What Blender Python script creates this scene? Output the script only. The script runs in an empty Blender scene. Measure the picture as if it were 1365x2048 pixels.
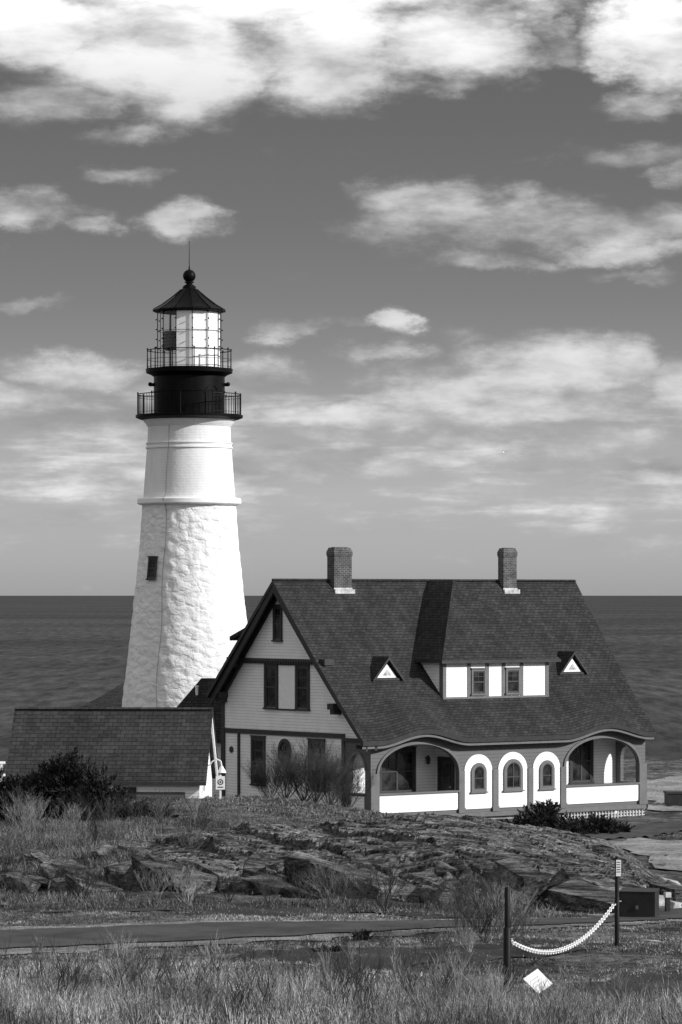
import bpy, bmesh, math, random
import numpy as np
from mathutils import Vector, Matrix, Euler
from mathutils.geometry import tessellate_polygon
random.seed(7); rng=np.random.default_rng(11)
scene=bpy.context.scene
COL=scene.collection
sc=scene.view_settings
sc.view_transform='Standard'; sc.look='None'; sc.exposure=0

# ------------------------------------------------------------------ materials
class NT:
    def __init__(s,tree): s.t=tree
    def n(s,typ,**kw):
        nd=s.t.nodes.new(typ)
        for k,v in kw.items(): setattr(nd,k,v)
        return nd
    def m(s,op,a,b=0.0,c=None,clamp=False):
        nd=s.t.nodes.new('ShaderNodeMath'); nd.operation=op; nd.use_clamp=clamp
        for i,x in enumerate([a,b,c]):
            if x is None: continue
            if isinstance(x,bpy.types.NodeSocket): s.t.links.new(x,nd.inputs[i])
            else: nd.inputs[i].default_value=x
        return nd.outputs[0]
    def ss(s,x,a,b,o0=0.0,o1=1.0,smooth=True):
        nd=s.t.nodes.new('ShaderNodeMapRange'); nd.interpolation_type='SMOOTHSTEP' if smooth else 'LINEAR'
        s.t.links.new(x,nd.inputs[0])
        for i,v in zip((1,2,3,4),(a,b,o0,o1)):
            if isinstance(v,bpy.types.NodeSocket): s.t.links.new(v,nd.inputs[i])
            else: nd.inputs[i].default_value=v
        return nd.outputs[0]
    def comb(s,x,y,z=0.0):
        nd=s.t.nodes.new('ShaderNodeCombineXYZ')
        for i,v in enumerate((x,y,z)):
            if isinstance(v,bpy.types.NodeSocket): s.t.links.new(v,nd.inputs[i])
            else: nd.inputs[i].default_value=v
        return nd.outputs[0]
    def noise(s,vec,scale,detail=4,rough=.55,dist=0.0):
        nd=s.t.nodes.new('ShaderNodeTexNoise'); s.t.links.new(vec,nd.inputs['Vector'])
        nd.inputs['Scale'].default_value=scale; nd.inputs['Detail'].default_value=detail
        nd.inputs['Roughness'].default_value=rough; nd.inputs['Distortion'].default_value=dist
        return nd.outputs[0]
    def mapping(s,vec,loc=(0,0,0),rot=(0,0,0),scale=(1,1,1)):
        mp=s.t.nodes.new('ShaderNodeMapping'); s.t.links.new(vec,mp.inputs[0])
        mp.inputs['Location'].default_value=loc; mp.inputs['Rotation'].default_value=rot; mp.inputs['Scale'].default_value=scale
        return mp.outputs[0]
def newmat(name):
    m=bpy.data.materials.new(name); m.use_nodes=True
    t=m.node_tree; b=t.nodes['Principled BSDF']; T=NT(t)
    tc=t.nodes.new('ShaderNodeTexCoord')
    return m,T,b,tc
def setbump(T,b,h,dist,strength=1.0):
    bp=T.n('ShaderNodeBump'); bp.inputs['Distance'].default_value=dist; bp.inputs['Strength'].default_value=strength
    T.t.links.new(h,bp.inputs['Height']); T.t.links.new(bp.outputs[0],b.inputs['Normal'])
def finish(T,b,val,rough,spec=.3):
    T.t.links.new(val,b.inputs['Base Color']); b.inputs['Roughness'].default_value=rough
    b.inputs['Specular IOR Level'].default_value=spec
def gray(name,col,rough=.6,var=.2,scale=3,bump=0.0,bscale=30,spec=.3,metal=0):
    m,T,b,tc=newmat(name); o=tc.outputs['Object']
    nz=T.noise(o,scale,6,.6); v=T.ss(nz,.3,.7,col*(1-var),col*(1+var),False)
    finish(T,b,v,rough,spec); b.inputs['Metallic'].default_value=metal
    if bump: setbump(T,b,T.noise(o,bscale,5,.6),bump)
    return m
def clap(name,col,step=.13,lo=.72):
    m,T,b,tc=newmat(name); o=tc.outputs['Object']
    sx=T.n('ShaderNodeSeparateXYZ'); T.t.links.new(o,sx.inputs[0])
    fr=T.m('FRACT',T.m('DIVIDE',sx.outputs[2],step))
    line=T.ss(fr,.0,.2,lo,1.0)
    nz=T.noise(o,1.3,6,.65); v=T.ss(nz,.3,.7,col*.88,col*1.03,False)
    v=T.m('MULTIPLY',v,line); finish(T,b,v,.6)
    setbump(T,b,T.m('SUBTRACT',1.0,fr),.015)
    return m
def shingle(name,col,w=.3,h=.17):
    m,T,b,tc=newmat(name); uv=tc.outputs['UV']
    br=T.n('ShaderNodeTexBrick'); T.t.links.new(uv,br.inputs['Vector'])
    br.inputs['Scale'].default_value=1; br.inputs['Brick Width'].default_value=w; br.inputs['Row Height'].default_value=h
    br.inputs['Mortar Size'].default_value=.014; br.inputs['Mortar Smooth'].default_value=.3
    br.inputs['Color1'].default_value=(.76,)*3+(1,); br.inputs['Color2'].default_value=(1.24,)*3+(1,); br.inputs['Mortar'].default_value=(.42,)*3+(1,)
    bw=T.n('ShaderNodeRGBToBW'); T.t.links.new(br.outputs[0],bw.inputs[0])
    n1=T.ss(T.noise(uv,.45,7,.7),.3,.7,.72,1.3,False); n2=T.ss(T.noise(uv,9,3,.6),.3,.7,.75,1.25,False)
    n3=T.ss(T.noise(T.mapping(uv,scale=(2.2,.15,1)),1,4,.6),.35,.65,.86,1.12)
    v=T.m('MULTIPLY',T.m('MULTIPLY',bw.outputs[0],T.m('MULTIPLY',n1,n3)),T.m('MULTIPLY',n2,col))
    finish(T,b,v,.85,.08)
    sx=T.n('ShaderNodeSeparateXYZ'); T.t.links.new(uv,sx.inputs[0])
    fr=T.m('FRACT',T.m('DIVIDE',sx.outputs[1],h))
    setbump(T,b,T.m('ADD',T.m('MULTIPLY',fr,-.6),T.m('MULTIPLY',br.outputs[1],-.6)),.02)
    return m
def brickm(name,col):
    m,T,b,tc=newmat(name); o=tc.outputs['Object']
    sx=T.n('ShaderNodeSeparateXYZ'); T.t.links.new(o,sx.inputs[0])
    vec=T.comb(T.m('ADD',sx.outputs[0],sx.outputs[1]),sx.outputs[2])
    br=T.n('ShaderNodeTexBrick'); T.t.links.new(vec,br.inputs['Vector'])
    br.inputs['Scale'].default_value=1; br.inputs['Brick Width'].default_value=.24; br.inputs['Row Height'].default_value=.09
    br.inputs['Mortar Size'].default_value=.012
    br.inputs['Color1'].default_value=(col*.7,)*3+(1,); br.inputs['Color2'].default_value=(col*1.3,)*3+(1,); br.inputs['Mortar'].default_value=(col*2.4,)*3+(1,)
    bw=T.n('ShaderNodeRGBToBW'); T.t.links.new(br.outputs[0],bw.inputs[0])
    finish(T,b,T.m('MULTIPLY',bw.outputs[0],T.ss(T.noise(o,2.5,5),.3,.7,.75,1.3)),.9,.1)
    setbump(T,b,T.m('SUBTRACT',1.0,br.outputs[1]),.01)
    return m
def stonewhite(name):
    m,T,b,tc=newmat(name); o=tc.outputs['Object']
    mp=T.mapping(o,scale=(1,1,1.7))
    nn=T.n('ShaderNodeTexNoise'); T.t.links.new(mp,nn.inputs[0]); nn.inputs['Scale'].default_value=1.3; nn.inputs['Detail'].default_value=4
    sc_=T.n('ShaderNodeVectorMath',operation='SCALE'); T.t.links.new(nn.outputs[1],sc_.inputs[0]); sc_.inputs['Scale'].default_value=.9
    wv=T.n('ShaderNodeVectorMath',operation='ADD'); T.t.links.new(mp,wv.inputs[0]); T.t.links.new(sc_.outputs[0],wv.inputs[1])
    vo=T.n('ShaderNodeTexVoronoi',feature='SMOOTH_F1'); T.t.links.new(wv.outputs[0],vo.inputs['Vector']); vo.inputs['Scale'].default_value=1.7; vo.inputs['Smoothness'].default_value=.25
    cbw=T.n('ShaderNodeRGBToBW'); T.t.links.new(vo.outputs['Color'],cbw.inputs[0])
    dome=T.m('SUBTRACT',1.0,T.ss(vo.outputs['Distance'],.15,.75))
    h=T.m('ADD',T.m('MULTIPLY',dome,.45),T.m('ADD',T.m('MULTIPLY',T.noise(o,2.6,8,.68),1.1),T.m('MULTIPLY',cbw.outputs[0],.45)))
    v=T.ss(T.noise(T.mapping(o,scale=(1,1,.5)),1.1,8,.7),.3,.7,.72,.86,False)
    finish(T,b,v,.8,.15); setbump(T,b,h,.075); return m
def brickwhite(name):
    m,T,b,tc=newmat(name); o=tc.outputs['Object']
    sx=T.n('ShaderNodeSeparateXYZ'); T.t.links.new(o,sx.inputs[0])
    an=T.m('MULTIPLY',T.m('ARCTAN2',sx.outputs[0],sx.outputs[1]),2.2)
    br=T.n('ShaderNodeTexBrick'); T.t.links.new(T.comb(an,sx.outputs[2]),br.inputs['Vector'])
    br.inputs['Scale'].default_value=1; br.inputs['Brick Width'].default_value=.22; br.inputs['Row Height'].default_value=.08; br.inputs['Mortar Size'].default_value=.012
    v=T.m('MULTIPLY',T.ss(T.noise(T.mapping(o,scale=(1,1,.3)),1.2,7,.65),.3,.7,.72,.86,False),T.ss(br.outputs[1],0,1,1,.93))
    finish(T,b,v,.75,.15); setbump(T,b,T.m('ADD',T.m('MULTIPLY',T.m('SUBTRACT',1.0,br.outputs[1]),.4),T.noise(o,4,6)),.018)
    return m
def rockm(name):
    m,T,b,tc=newmat(name); g=T.n('ShaderNodeNewGeometry').outputs['Position']
    mp=T.mapping(g,rot=(.15,.35,.55),scale=(.3,1.5,2.6))
    n1=T.noise(mp,2.4,10,.7,.3); n2=T.noise(g,.8,6,.6); n3=T.noise(mp,9,6,.7); n4=T.noise(g,14,5,.7)
    v=T.m('MULTIPLY',T.ss(n1,.36,.66,.035,.27),T.ss(n2,.35,.65,.5,1.3))
    v=T.m('MULTIPLY',v,T.m('MULTIPLY',T.ss(n3,.38,.56,.40,1.15),T.ss(n4,.35,.65,.7,1.2))); finish(T,b,v,.85,.08)
    setbump(T,b,T.m('ADD',n1,T.m('MULTIPLY',n3,.5)),.16)
    return m
def groundm(name):
    m,T,b,tc=newmat(name); g=T.n('ShaderNodeNewGeometry').outputs['Position']
    n1=T.noise(g,.35,6,.65); n2=T.noise(g,7,6,.7); n3=T.noise(g,1.7,5,.6)
    v=T.m('MULTIPLY',T.ss(n1,.35,.65,.05,.17),T.ss(n2,.33,.67,.45,1.5)); v=T.m('MULTIPLY',v,T.ss(n3,.35,.65,.55,1.25))
    finish(T,b,v,.95,.05); setbump(T,b,n2,.12); return m
def patchm(name,lo,hi):
    m,T,b,tc=newmat(name); g=T.n('ShaderNodeNewGeometry').outputs['Position']
    v=T.m('MULTIPLY',T.ss(T.noise(g,.6,6,.65),.35,.65,lo,hi),T.ss(T.noise(g,8,6,.7),.33,.67,.6,1.4))
    finish(T,b,v,.95,.05); setbump(T,b,T.noise(g,8,6,.7),.08); return m
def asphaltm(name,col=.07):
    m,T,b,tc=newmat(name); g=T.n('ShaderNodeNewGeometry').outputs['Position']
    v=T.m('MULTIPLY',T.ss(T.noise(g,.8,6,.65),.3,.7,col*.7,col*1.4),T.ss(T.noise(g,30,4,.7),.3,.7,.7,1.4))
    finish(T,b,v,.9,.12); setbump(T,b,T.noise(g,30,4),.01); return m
def grassm(name,lo,hi):
    m,T,b,tc=newmat(name); g=T.n('ShaderNodeNewGeometry').outputs['Position']
    v=T.m('MULTIPLY',T.ss(T.noise(g,13,3,.7),.38,.62,lo,hi),T.ss(T.noise(g,.45,6,.65),.38,.62,.35,1.25))
    finish(T,b,v,.7,.1); return m
def leafm(name,lo,hi):
    m,T,b,tc=newmat(name); g=T.n('ShaderNodeNewGeometry').outputs['Position']
    finish(T,b,T.ss(T.noise(g,4,5,.7),.35,.65,lo,hi),.7,.15); return m
def glassm(name,col=.02):
    m,T,b,tc=newmat(name); o=tc.outputs['Object']
    finish(T,b,T.ss(T.noise(o,1.6,3,.5),.4,.65,col*.4,col*2.0),.12,.35); return m
def seam(name):
    m=bpy.data.materials.new(name); m.use_nodes=True; t=m.node_tree; T=NT(t)
    for n in list(t.nodes): t.nodes.remove(n)
    out=T.n('ShaderNodeOutputMaterial'); g=T.n('ShaderNodeNewGeometry').outputs['Position']
    n1=T.noise(T.mapping(g,scale=(.30,.035,1)),.6,9,.78); n2=T.noise(T.mapping(g,scale=(.0012,.0016,1)),1.6,9,.7)
    v=T.m('MULTIPLY',T.ss(n1,.36,.64,.014,.088,False),T.ss(n2,.36,.64,.75,1.3))
    d=T.n('ShaderNodeBsdfDiffuse'); t.links.new(v,d.inputs[0])
    gl=T.n('ShaderNodeBsdfGlossy'); gl.inputs['Roughness'].default_value=.4; gl.inputs[0].default_value=(.5,.5,.5,1)
    bp=T.n('ShaderNodeBump'); bp.inputs['Distance'].default_value=.6; t.links.new(n1,bp.inputs['Height']); t.links.new(bp.outputs[0],gl.inputs['Normal'])
    mx=T.n('ShaderNodeMixShader'); mx.inputs[0].default_value=.08; t.links.new(d.outputs[0],mx.inputs[1]); t.links.new(gl.outputs[0],mx.inputs[2])
    t.links.new(mx.outputs[0],out.inputs[0]); return m
def paneglass(name):
    m=bpy.data.materials.new(name); m.use_nodes=True; t=m.node_tree; T=NT(t)
    for n in list(t.nodes): t.nodes.remove(n)
    out=T.n('ShaderNodeOutputMaterial'); tr=T.n('ShaderNodeBsdfTransparent'); tr.inputs[0].default_value=(.97,.97,.97,1)
    gl=T.n('ShaderNodeBsdfGlossy'); gl.inputs['Roughness'].default_value=.05
    mx=T.n('ShaderNodeMixShader'); mx.inputs[0].default_value=.06; t.links.new(tr.outputs[0],mx.inputs[1]); t.links.new(gl.outputs[0],mx.inputs[2])
    t.links.new(mx.outputs[0],out.inputs[0]); return m

M=dict(
 clap=clap('white_clapboard',.84,.14,.55), white=gray('white_paint',.82,.55,.05,4), blind=gray('white_blind',.92,.6,.02,4), whiteshingle=clap('white_shingle',.84,.16,.8),
 fieldgray=clap('gray_shingle_wall',.105,.17), trim=gray('dark_trim_paint',.04,.5,.2,3,spec=.2), trimlight=gray('gray_trim_paint',.125,.5,.15,3),
 roof=shingle('roof_shingle',.036), roof2=shingle('shed_roof_shingle',.042,.36,.21), soffit=gray('soffit_paint',.02,.7,.2,spec=.1),
 brick=brickm('chimney_brick',.07), flash=gray('flashing_metal',.42,.6,.5,5), glass=glassm('window_glass'), sash=gray('window_sash',.045,.5,.2),
 stone=stonewhite('whitewashed_rubble'), wbrick=brickwhite('whitewashed_brick'), black=gray('black_iron_paint',.004,.45,.4,3,spec=.08),
 rock=rockm('schist_rock'), ground=groundm('dry_turf'), lawn=patchm('pale_lawn',.19,.33), verge=patchm('pale_verge',.13,.30), asphalt=asphaltm('asphalt_path',.055), mulch_shade=asphaltm('dark_mulch_and_shade',.035),  # mulch colour also paints the cast shadow beside the chain
 grass=grassm('dry_grass',.08,.55), grass2=grassm('short_turf_blades',.09,.40), grass3=grassm('rough_grass_blades',.04,.24), twig=leafm('bare_twigs',.09,.27), twigdark=leafm('dark_twigs',.02,.07),
 juniper=leafm('juniper_needles',.010,.045), sea=seam('sea_water'), pane=paneglass('lantern_glass'), lens=gray('lens_brass_and_glass',.03,.25,.5,6),
 foundation=gray('foundation_stone',.25,.9,.4,4,.03,8), blackpost=gray('black_post_paint',.010,.5,.4,4,spec=.15), chain=gray('white_plastic_chain',.85,.4,.05),
 box=gray('dark_metal_cabinet',.025,.5,.3,3,spec=.2), ink=gray('black_ink',.02,.6,.1), concrete=gray('pale_stone',.34,.9,.5,5,.03,9), pad=gray('concrete_pad',.2,.9,.3,5), lattice=gray('weathered_lattice',.45,.7,.3,4))

# ------------------------------------------------------------------ mesh builder
class MB:
    def __init__(s): s.v=[]; s.f=[]; s.mi=[]
    def add(s,vs,fs,mi=0):
        o=len(s.v); s.v+= [tuple(x) for x in vs]
        for f in fs: s.f.append(tuple(i+o for i in f)); s.mi.append(mi)
    def box(s,x0,x1,y0,y1,z0,z1,mi=0,F=None):
        vs=[(x,y,z) for z in (z0,z1) for y in (y0,y1) for x in (x0,x1)]
        if F: vs=[F(*p) for p in vs]
        s.add(vs,[(0,2,3,1),(4,5,7,6),(0,1,5,4),(2,6,7,3),(0,4,6,2),(1,3,7,5)],mi)
    def prism(s,loops,d0,d1,F,mi=0):
        pts=[[Vector((p[0],p[1],0)) for p in l] for l in loops]
        tri=tessellate_polygon(pts); flat=[p for l in loops for p in l]; n=len(flat)
        vs=[F(p[0],p[1],d0) for p in flat]+[F(p[0],p[1],d1) for p in flat]
        fs=[tuple(t) for t in tri]+[tuple(i+n for i in reversed(t)) for t in tri]
        o=0
        for l in loops:
            k=len(l)
            for i in range(k): a=o+i;b=o+(i+1)%k; fs.append((a,b,b+n,a+n))
            o+=k
        s.add(vs,fs,mi)
    def lathe(s,prof,n=64,mi=0,a0=0,cx=0,cy=0):
        vs=[(cx+r*math.cos(a0+2*math.pi*i/n),cy+r*math.sin(a0+2*math.pi*i/n),z) for (r,z) in prof for i in range(n)]
        fs=[(j*n+i,j*n+(i+1)%n,(j+1)*n+(i+1)%n,(j+1)*n+i) for j in range(len(prof)-1) for i in range(n)]
        s.add(vs,fs,mi)
    def tube(s,p0,p1,r0,r1,n=6,mi=0):
        p0=Vector(p0);p1=Vector(p1); d=(p1-p0)
        if d.length<1e-6: return
        d.normalize(); a=d.orthogonal().normalized(); b=d.cross(a)
        vs=[]
        for p,r in((p0,r0),(p1,r1)):
            for i in range(n):
                t=2*math.pi*i/n; vs.append(p+a*(r*math.cos(t))+b*(r*math.sin(t)))
        fs=[(i,(i+1)%n,n+(i+1)%n,n+i) for i in range(n)]
        if n>3: fs+=[tuple(range(n))[::-1],tuple(range(n,2*n))]
        s.add(vs,fs,mi)
    def sphere(s,c,r,n=14,mi=0,sz=1):
        prof=[(max(r*math.sin(math.pi*i/8),.0001),c[2]-sz*r*math.cos(math.pi*i/8)) for i in range(9)]
        s.lathe(prof,n,mi,cx=c[0],cy=c[1])
def deco(ob,parent=None,label=None,category=None,group=None,kind=None):
    if parent is not None: ob.parent=parent
    if label: ob['label']=label
    if category: ob['category']=category
    if group: ob['group']=group
    if kind: ob['kind']=kind
def make(mb,name,mats,parent=None,label=None,category=None,smooth=False,uvf=None,group=None,kind=None,normals=True,loc=None,rot=0):
    me=bpy.data.meshes.new(name); me.from_pydata([tuple(map(float,v)) for v in mb.v],[],mb.f)
    for m in mats: me.materials.append(m)
    me.polygons.foreach_set('material_index',mb.mi)
    if normals:
        bm=bmesh.new(); bm.from_mesh(me); bmesh.ops.recalc_face_normals(bm,faces=bm.faces); bm.to_mesh(me); bm.free()
    if smooth:
        me.polygons.foreach_set('use_smooth',[True]*len(me.polygons))
        if smooth!='all': me.set_sharp_from_angle(angle=math.radians(35))
    if uvf:
        uvl=me.uv_layers.new(name='UVMap')
        for p in me.polygons:
            for li in p.loop_indices:
                uvl.data[li].uv=uvf(me.vertices[me.loops[li].vertex_index].co,p.normal)
    me.update()
    ob=bpy.data.objects.new(name,me); COL.objects.link(ob)
    deco(ob,parent,label,category,group,kind)
    if loc is not None: ob.location=loc
    if rot: ob.rotation_euler=(0,0,rot)
    return ob
def empty(name,loc,rot,label,category,group=None):
    e=bpy.data.objects.new(name,None); COL.objects.link(e); e.location=loc; e.rotation_euler=(0,0,rot); e.empty_display_size=.5
    deco(e,None,label,category,group); return e
def copy_tree(ob,loc,rot=0,scale=1):
    c=ob.copy(); COL.objects.link(c); c.location=loc; c.rotation_euler=(0,0,rot); c.scale=(scale,)*3 if not hasattr(scale,'__len__') else scale
    for ch in list(ob.children):
        k=ch.copy(); COL.objects.link(k); k.parent=c
    return c
def slope_uv():
    def f(co,n):
        h=Vector((-n.y,n.x,0))
        if h.length<1e-4: h=Vector((1,0,0))
        h.normalize(); up=n.cross(h)
        if up.z<0: up=-up
        return (co.dot(h),co.dot(up))
    return f
_tab=rng.random((256,256))
def vn(x,y,o=0):
    x=np.asarray(x,float)+o*17.3; y=np.asarray(y,float)+o*9.7
    xi=np.floor(x).astype(int); yi=np.floor(y).astype(int); fx=x-xi; fy=y-yi; fx=fx*fx*(3-2*fx); fy=fy*fy*(3-2*fy)
    g=lambda a,b:_tab[a%256,b%256]
    return (g(xi,yi)*(1-fx)+g(xi+1,yi)*fx)*(1-fy)+(g(xi,yi+1)*(1-fx)+g(xi+1,yi+1)*fx)*fy
def hsh(a,b,o=0): return _tab[(np.asarray(a).astype(int)*7+o*31)%256,(np.asarray(b).astype(int)*13+o*57)%256]

# ------------------------------------------------------------------ terrain
YL=[-80,0,15,30,45,56,64,66,73,84,95,110,120,147,160,175,200,212,230,260]
ZL=[10,8.3,7.5,5.9,4.6,3.9,3.35,3.24,3.16,2.62,2.85,2.8,2.25,1.55,.4,0,-.5,-4,-17,-18]
YR=[-80,0,15,30,45,56,65,72,79,82,90,100,110,140,160,168,175,200,215,225,245,260]
ZR=[10,8.3,7.5,5.8,4.4,3.55,3.5,3.1,2.65,2.45,2.4,2.3,2.0,.45,-.3,-.7,-.72,-.2,0,-3,-17,-18]
PYX=[-30,-12,-6.5,0,4.5,8,13,22]; PYY=[63,67.2,69.2,72.6,77.4,83,90,97]
def gz(x,y,noise=True):
    x=np.asarray(x,float); y=np.asarray(y,float)
    l=np.interp(y,YL,ZL); r=np.interp(y,YR,ZR)
    t=np.clip((x+4)/11,0,1); t=t*t*(3-2*t)
    z=l*(1-t)+r*t
    if noise:
        yp=np.interp(x,PYX,PYY); k=np.clip((np.abs(y-yp)-2.5)/3.5,.12,1)
        z=z+k*(.05*np.sin(x*1.3+1)*np.sin(y*.9)+.03*np.sin(x*2.7+y*1.9)+.015*np.sin(x*6.1-y*4.3))
    z=z-np.clip((np.abs(x)-45)*.25,0,16)
    return np.maximum(z,-18)
def gzf(x,y): return float(gz(x,y))
def nonuni(a,b,c,d,fine,coarse):
    return np.unique(np.concatenate([np.arange(a,b,coarse),np.arange(b,c,fine),np.arange(c,d+coarse,coarse)]).round(4))
def fast_mesh(name,V,Fa,mats,kind=None,label=None,smooth=False,category=None,parent=None):
    me=bpy.data.meshes.new(name); V=np.asarray(V,np.float32); Fa=np.asarray(Fa,np.int32); k=Fa.shape[1]
    me.vertices.add(len(V)); me.vertices.foreach_set('co',V.ravel())
    me.loops.add(Fa.size); me.loops.foreach_set('vertex_index',Fa.ravel())
    me.polygons.add(len(Fa)); me.polygons.foreach_set('loop_start',np.arange(0,Fa.size,k,dtype=np.int32))
    me.update(calc_edges=True)
    for m in mats: me.materials.append(m)
    me.polygons.foreach_set('use_smooth',np.full(len(Fa),bool(smooth)))
    ob=bpy.data.objects.new(name,me); COL.objects.link(ob); deco(ob,parent,label,category,None,kind); return ob
def gridfaces(nx,ny):
    i=np.arange(nx-1)[None,:]+np.arange(ny-1)[:,None]*nx; i=i.ravel()
    return np.stack([i,i+1,i+nx+1,i+nx],1)
xs=nonuni(-130,-20,22,130,.45,4); ys=np.unique(np.concatenate([np.arange(-80,30,4),np.arange(30,130,.5),np.arange(130,262,1.2)]))
XX,YY=np.meshgrid(xs,ys); ZZ=gz(XX,YY)
fast_mesh('ground',np.stack([XX.ravel(),YY.ravel(),ZZ.ravel()],1),gridfaces(len(xs),len(ys)),[M['ground']],'structure','dry grassy headland sloping towards the sea',True,category='ground')
fast_mesh('sea',[(-60000,-3000,-15),(60000,-3000,-15),(60000,120000,-15),(-60000,120000,-15)],[(0,1,2,3)],[M['sea']],'structure','dark rippled sea reaching the horizon',category='water')

def spline(pts,n):
    P=[Vector(p) for p in pts]; out=[]
    for i in range(len(P)-1):
        p0=P[max(i-1,0)];p1=P[i];p2=P[i+1];p3=P[min(i+2,len(P)-1)]
        for k in range(n):
            t=k/n; out.append(.5*((2*p1)+(-p0+p2)*t+(2*p0-5*p1+4*p2-p3)*t*t+(-p0+3*p1-3*p2+p3)*t**3))
    out.append(P[-1]); return out
def ribbon(name,pts,w,mat,label,lift=.035,cat='path',jit=.0):
    cl=spline([(p[0],p[1]) for p in pts],40); nw=14; V=[]
    for i,p in enumerate(cl):
        a=cl[max(i-1,0)];b=cl[min(i+1,len(cl)-1)]; d=(b-a).normalized(); nrm=Vector((-d.y,d.x))
        tt=i/(len(cl)-1)*(len(w)-1); ww=np.interp(tt,range(len(w)),w)
        for k in range(nw+1):
            j=jit*(float(vn(i*.23,k*.9,21))-.5)*4*(1 if k in(0,nw) else 0)+jit*(float(vn(i*.9,k*.9,22))-.5)*2*(1 if k in(0,nw) else 0)
            q=p+nrm*((k/nw-.5)*ww+j); V.append((q.x,q.y,gzf(q.x,q.y)+lift))
    return fast_mesh(name,V,gridfaces(nw+1,len(cl)),[mat],'structure',label,True,category=cat), cl
pp=list(zip(PYX,PYY))
ribbon('path_verge',pp,[6.4,6.2,6.0,5.2,3.9,3,3.4,3.4],M['verge'],'pale worn turf verge along the footpath',.025,'ground',.22)
path1,pc1=ribbon('path',pp,[4.2,4.2,4.0,3.4,2.3,1.9,2.2,2.2],M['asphalt'],'dark asphalt footpath curving past the rock outcrop',.05,'path',.10)
pq=[(8.5,126),(10.4,134),(13.2,147),(17,156),(26,164),(48,170)]
path2,pc2=ribbon('path',pq,[2.0,2.6,3.2,3.6,4,4],M['asphalt'],'asphalt drive curving towards the house porch',.06)
def blob(name,cx,cy,rx,ry,mat,label,lift=.02):
    V=[(cx,cy,gzf(cx,cy)+lift)]; n=72;R=14
    for j in range(1,R+1):
        for i in range(n):
            a=2*math.pi*i/n; k=j/R*(1+.12*math.sin(3*a+1)+.08*math.sin(7*a)+.05*math.sin(13*a+2)+.03*math.sin(23*a)); x=cx+rx*k*math.cos(a); y=cy+ry*k*math.sin(a); V.append((x,y,gzf(x,y)+lift))
    mb=MB(); fs=[(0,1+i,1+(i+1)%n) for i in range(n)]
    for j in range(R-1):
        for i in range(n): fs.append((1+j*n+i,1+j*n+(i+1)%n,1+(j+1)*n+(i+1)%n,1+(j+1)*n+i))
    mb.add(V,fs); return make(mb,name,[mat],label=label,category='ground',kind='structure',smooth='all')
blob('bed_and_shadow_patch',.9,64.2,3.3,2.6,M['mulch_shade'],'dark mulched planting bed with bare shrubs')
blob('bed_and_shadow_patch',6.9,56,2.9,4.6,M['mulch_shade'],'cast shadow painted as a dark ground patch beside the chain barrier')  # no bed here: dark sheet imitates a broad cast shadow on the turf
blob('bed_and_shadow_patch',-1.5,81.2,6.5,2.6,M['mulch_shade'],'dark leaf litter below the rock ledge')
blob('lawn',12.6,110,4.4,16,M['lawn'],'pale sunlit lawn beyond the outcrop',.04)
blob('lawn',23,184,9,13,M['lawn'],'pale lawn beside the house at the cliff edge',.04)

# ------------------------------------------------------------------ house
c_,s_=.788,.616; TH=math.atan2(s_,c_)
house=empty('keepers_house',(1.352,160,0),TH,'white clapboard keeper\'s house with dark shingled gable roof and arched porch','house')
FR=lambda v0: (lambda a,b,d:(a,v0-d,b))
GB=lambda u0: (lambda a,b,d:(u0-d,a,b))
def Bump(u):
    r=0
    for c in(2.85,14.2):
        t=abs(u-c)/2.75
        if t<1: r+=.47*(.5+.5*math.cos(math.pi*t))
    return r
EZ=3.36
def zfront(v,u=None):
    sfr=(v+.6)/7.12; z=EZ+(10.70-EZ)*sfr-.16*math.sin(math.pi*min(max(sfr,0),1))
    if u is not None: z+=Bump(u)*math.exp(-((v+.6)/1.5)**2)
    return z
def zback(v): return 10.70-(v-6.52)*(5.45/5.08)
mb=MB()
prof=[(1.9,-1.3),(11.45,-1.3),(11.45,zback(11.45)-.25),(6.52,10.42),(4.5,zfront(4.5)-.25),(2.5,zfront(2.5)-.25),(.02,zfront(.02)-.25),(.02,3.42),(1.9,3.42)]
mb.prism([prof],0,17.0,lambda a,b,d:(d,a,b),0)
make(mb,'wall',[M['clap']],house)
mb=MB(); mb.box(5.35,11.65,.21,1.88,-1.2,3.40,0); make(mb,'enclosed_porch',[M['clap']],house)
def arch(u0,u1,zb,zs,zc,n=20):
    c=(u0+u1)/2;r=(u1-u0)/2; p=[(u0,zb),(u1,zb),(u1,zs)]
    for i in range(1,n): a=math.pi*i/n; p.append((c+r*math.cos(a),zs+(zc-zs)*math.sin(a)))
    p.append((u0,zs)); return p
outer=[(0,-.12),(17,-.12)]+[(17-17*i/60,3.52+Bump(17-17*i/60)) for i in range(61)]
A1=(.45,5.18,.92,1.85,3.14); A2=(11.82,16.55,.92,1.85,3.14)
mb=MB(); mb.prism([outer,arch(*A1),arch(*A2)],0,-.2,FR(0),0)
make(mb,'porch_wall',[M['fieldgray']],house)
for u0 in(.0,16.8):
    mb=MB(); mb.prism([[(.2,-.12),(1.9,-.12),(1.9,3.42),(.2,3.42)],arch(.42,1.55,.92,2.0,2.75,12)],0,-.2,GB(u0),0)
    make(mb,'porch_wall',[M['fieldgray']],house)
def parapet(u0,u1):
    mb=MB(); mb.box(u0,u1,-.03,-.004,.04,.84,0)
    mb.box(u0-.02,u1+.02,-.10,.26,.86,.94,1); mb.box(u0,u1,.204,.24,.0,.86,0)
    make(mb,'parapet',[M['whiteshingle'],M['trimlight']],house)
parapet(.47,5.16); parapet(11.84,16.53)
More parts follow.
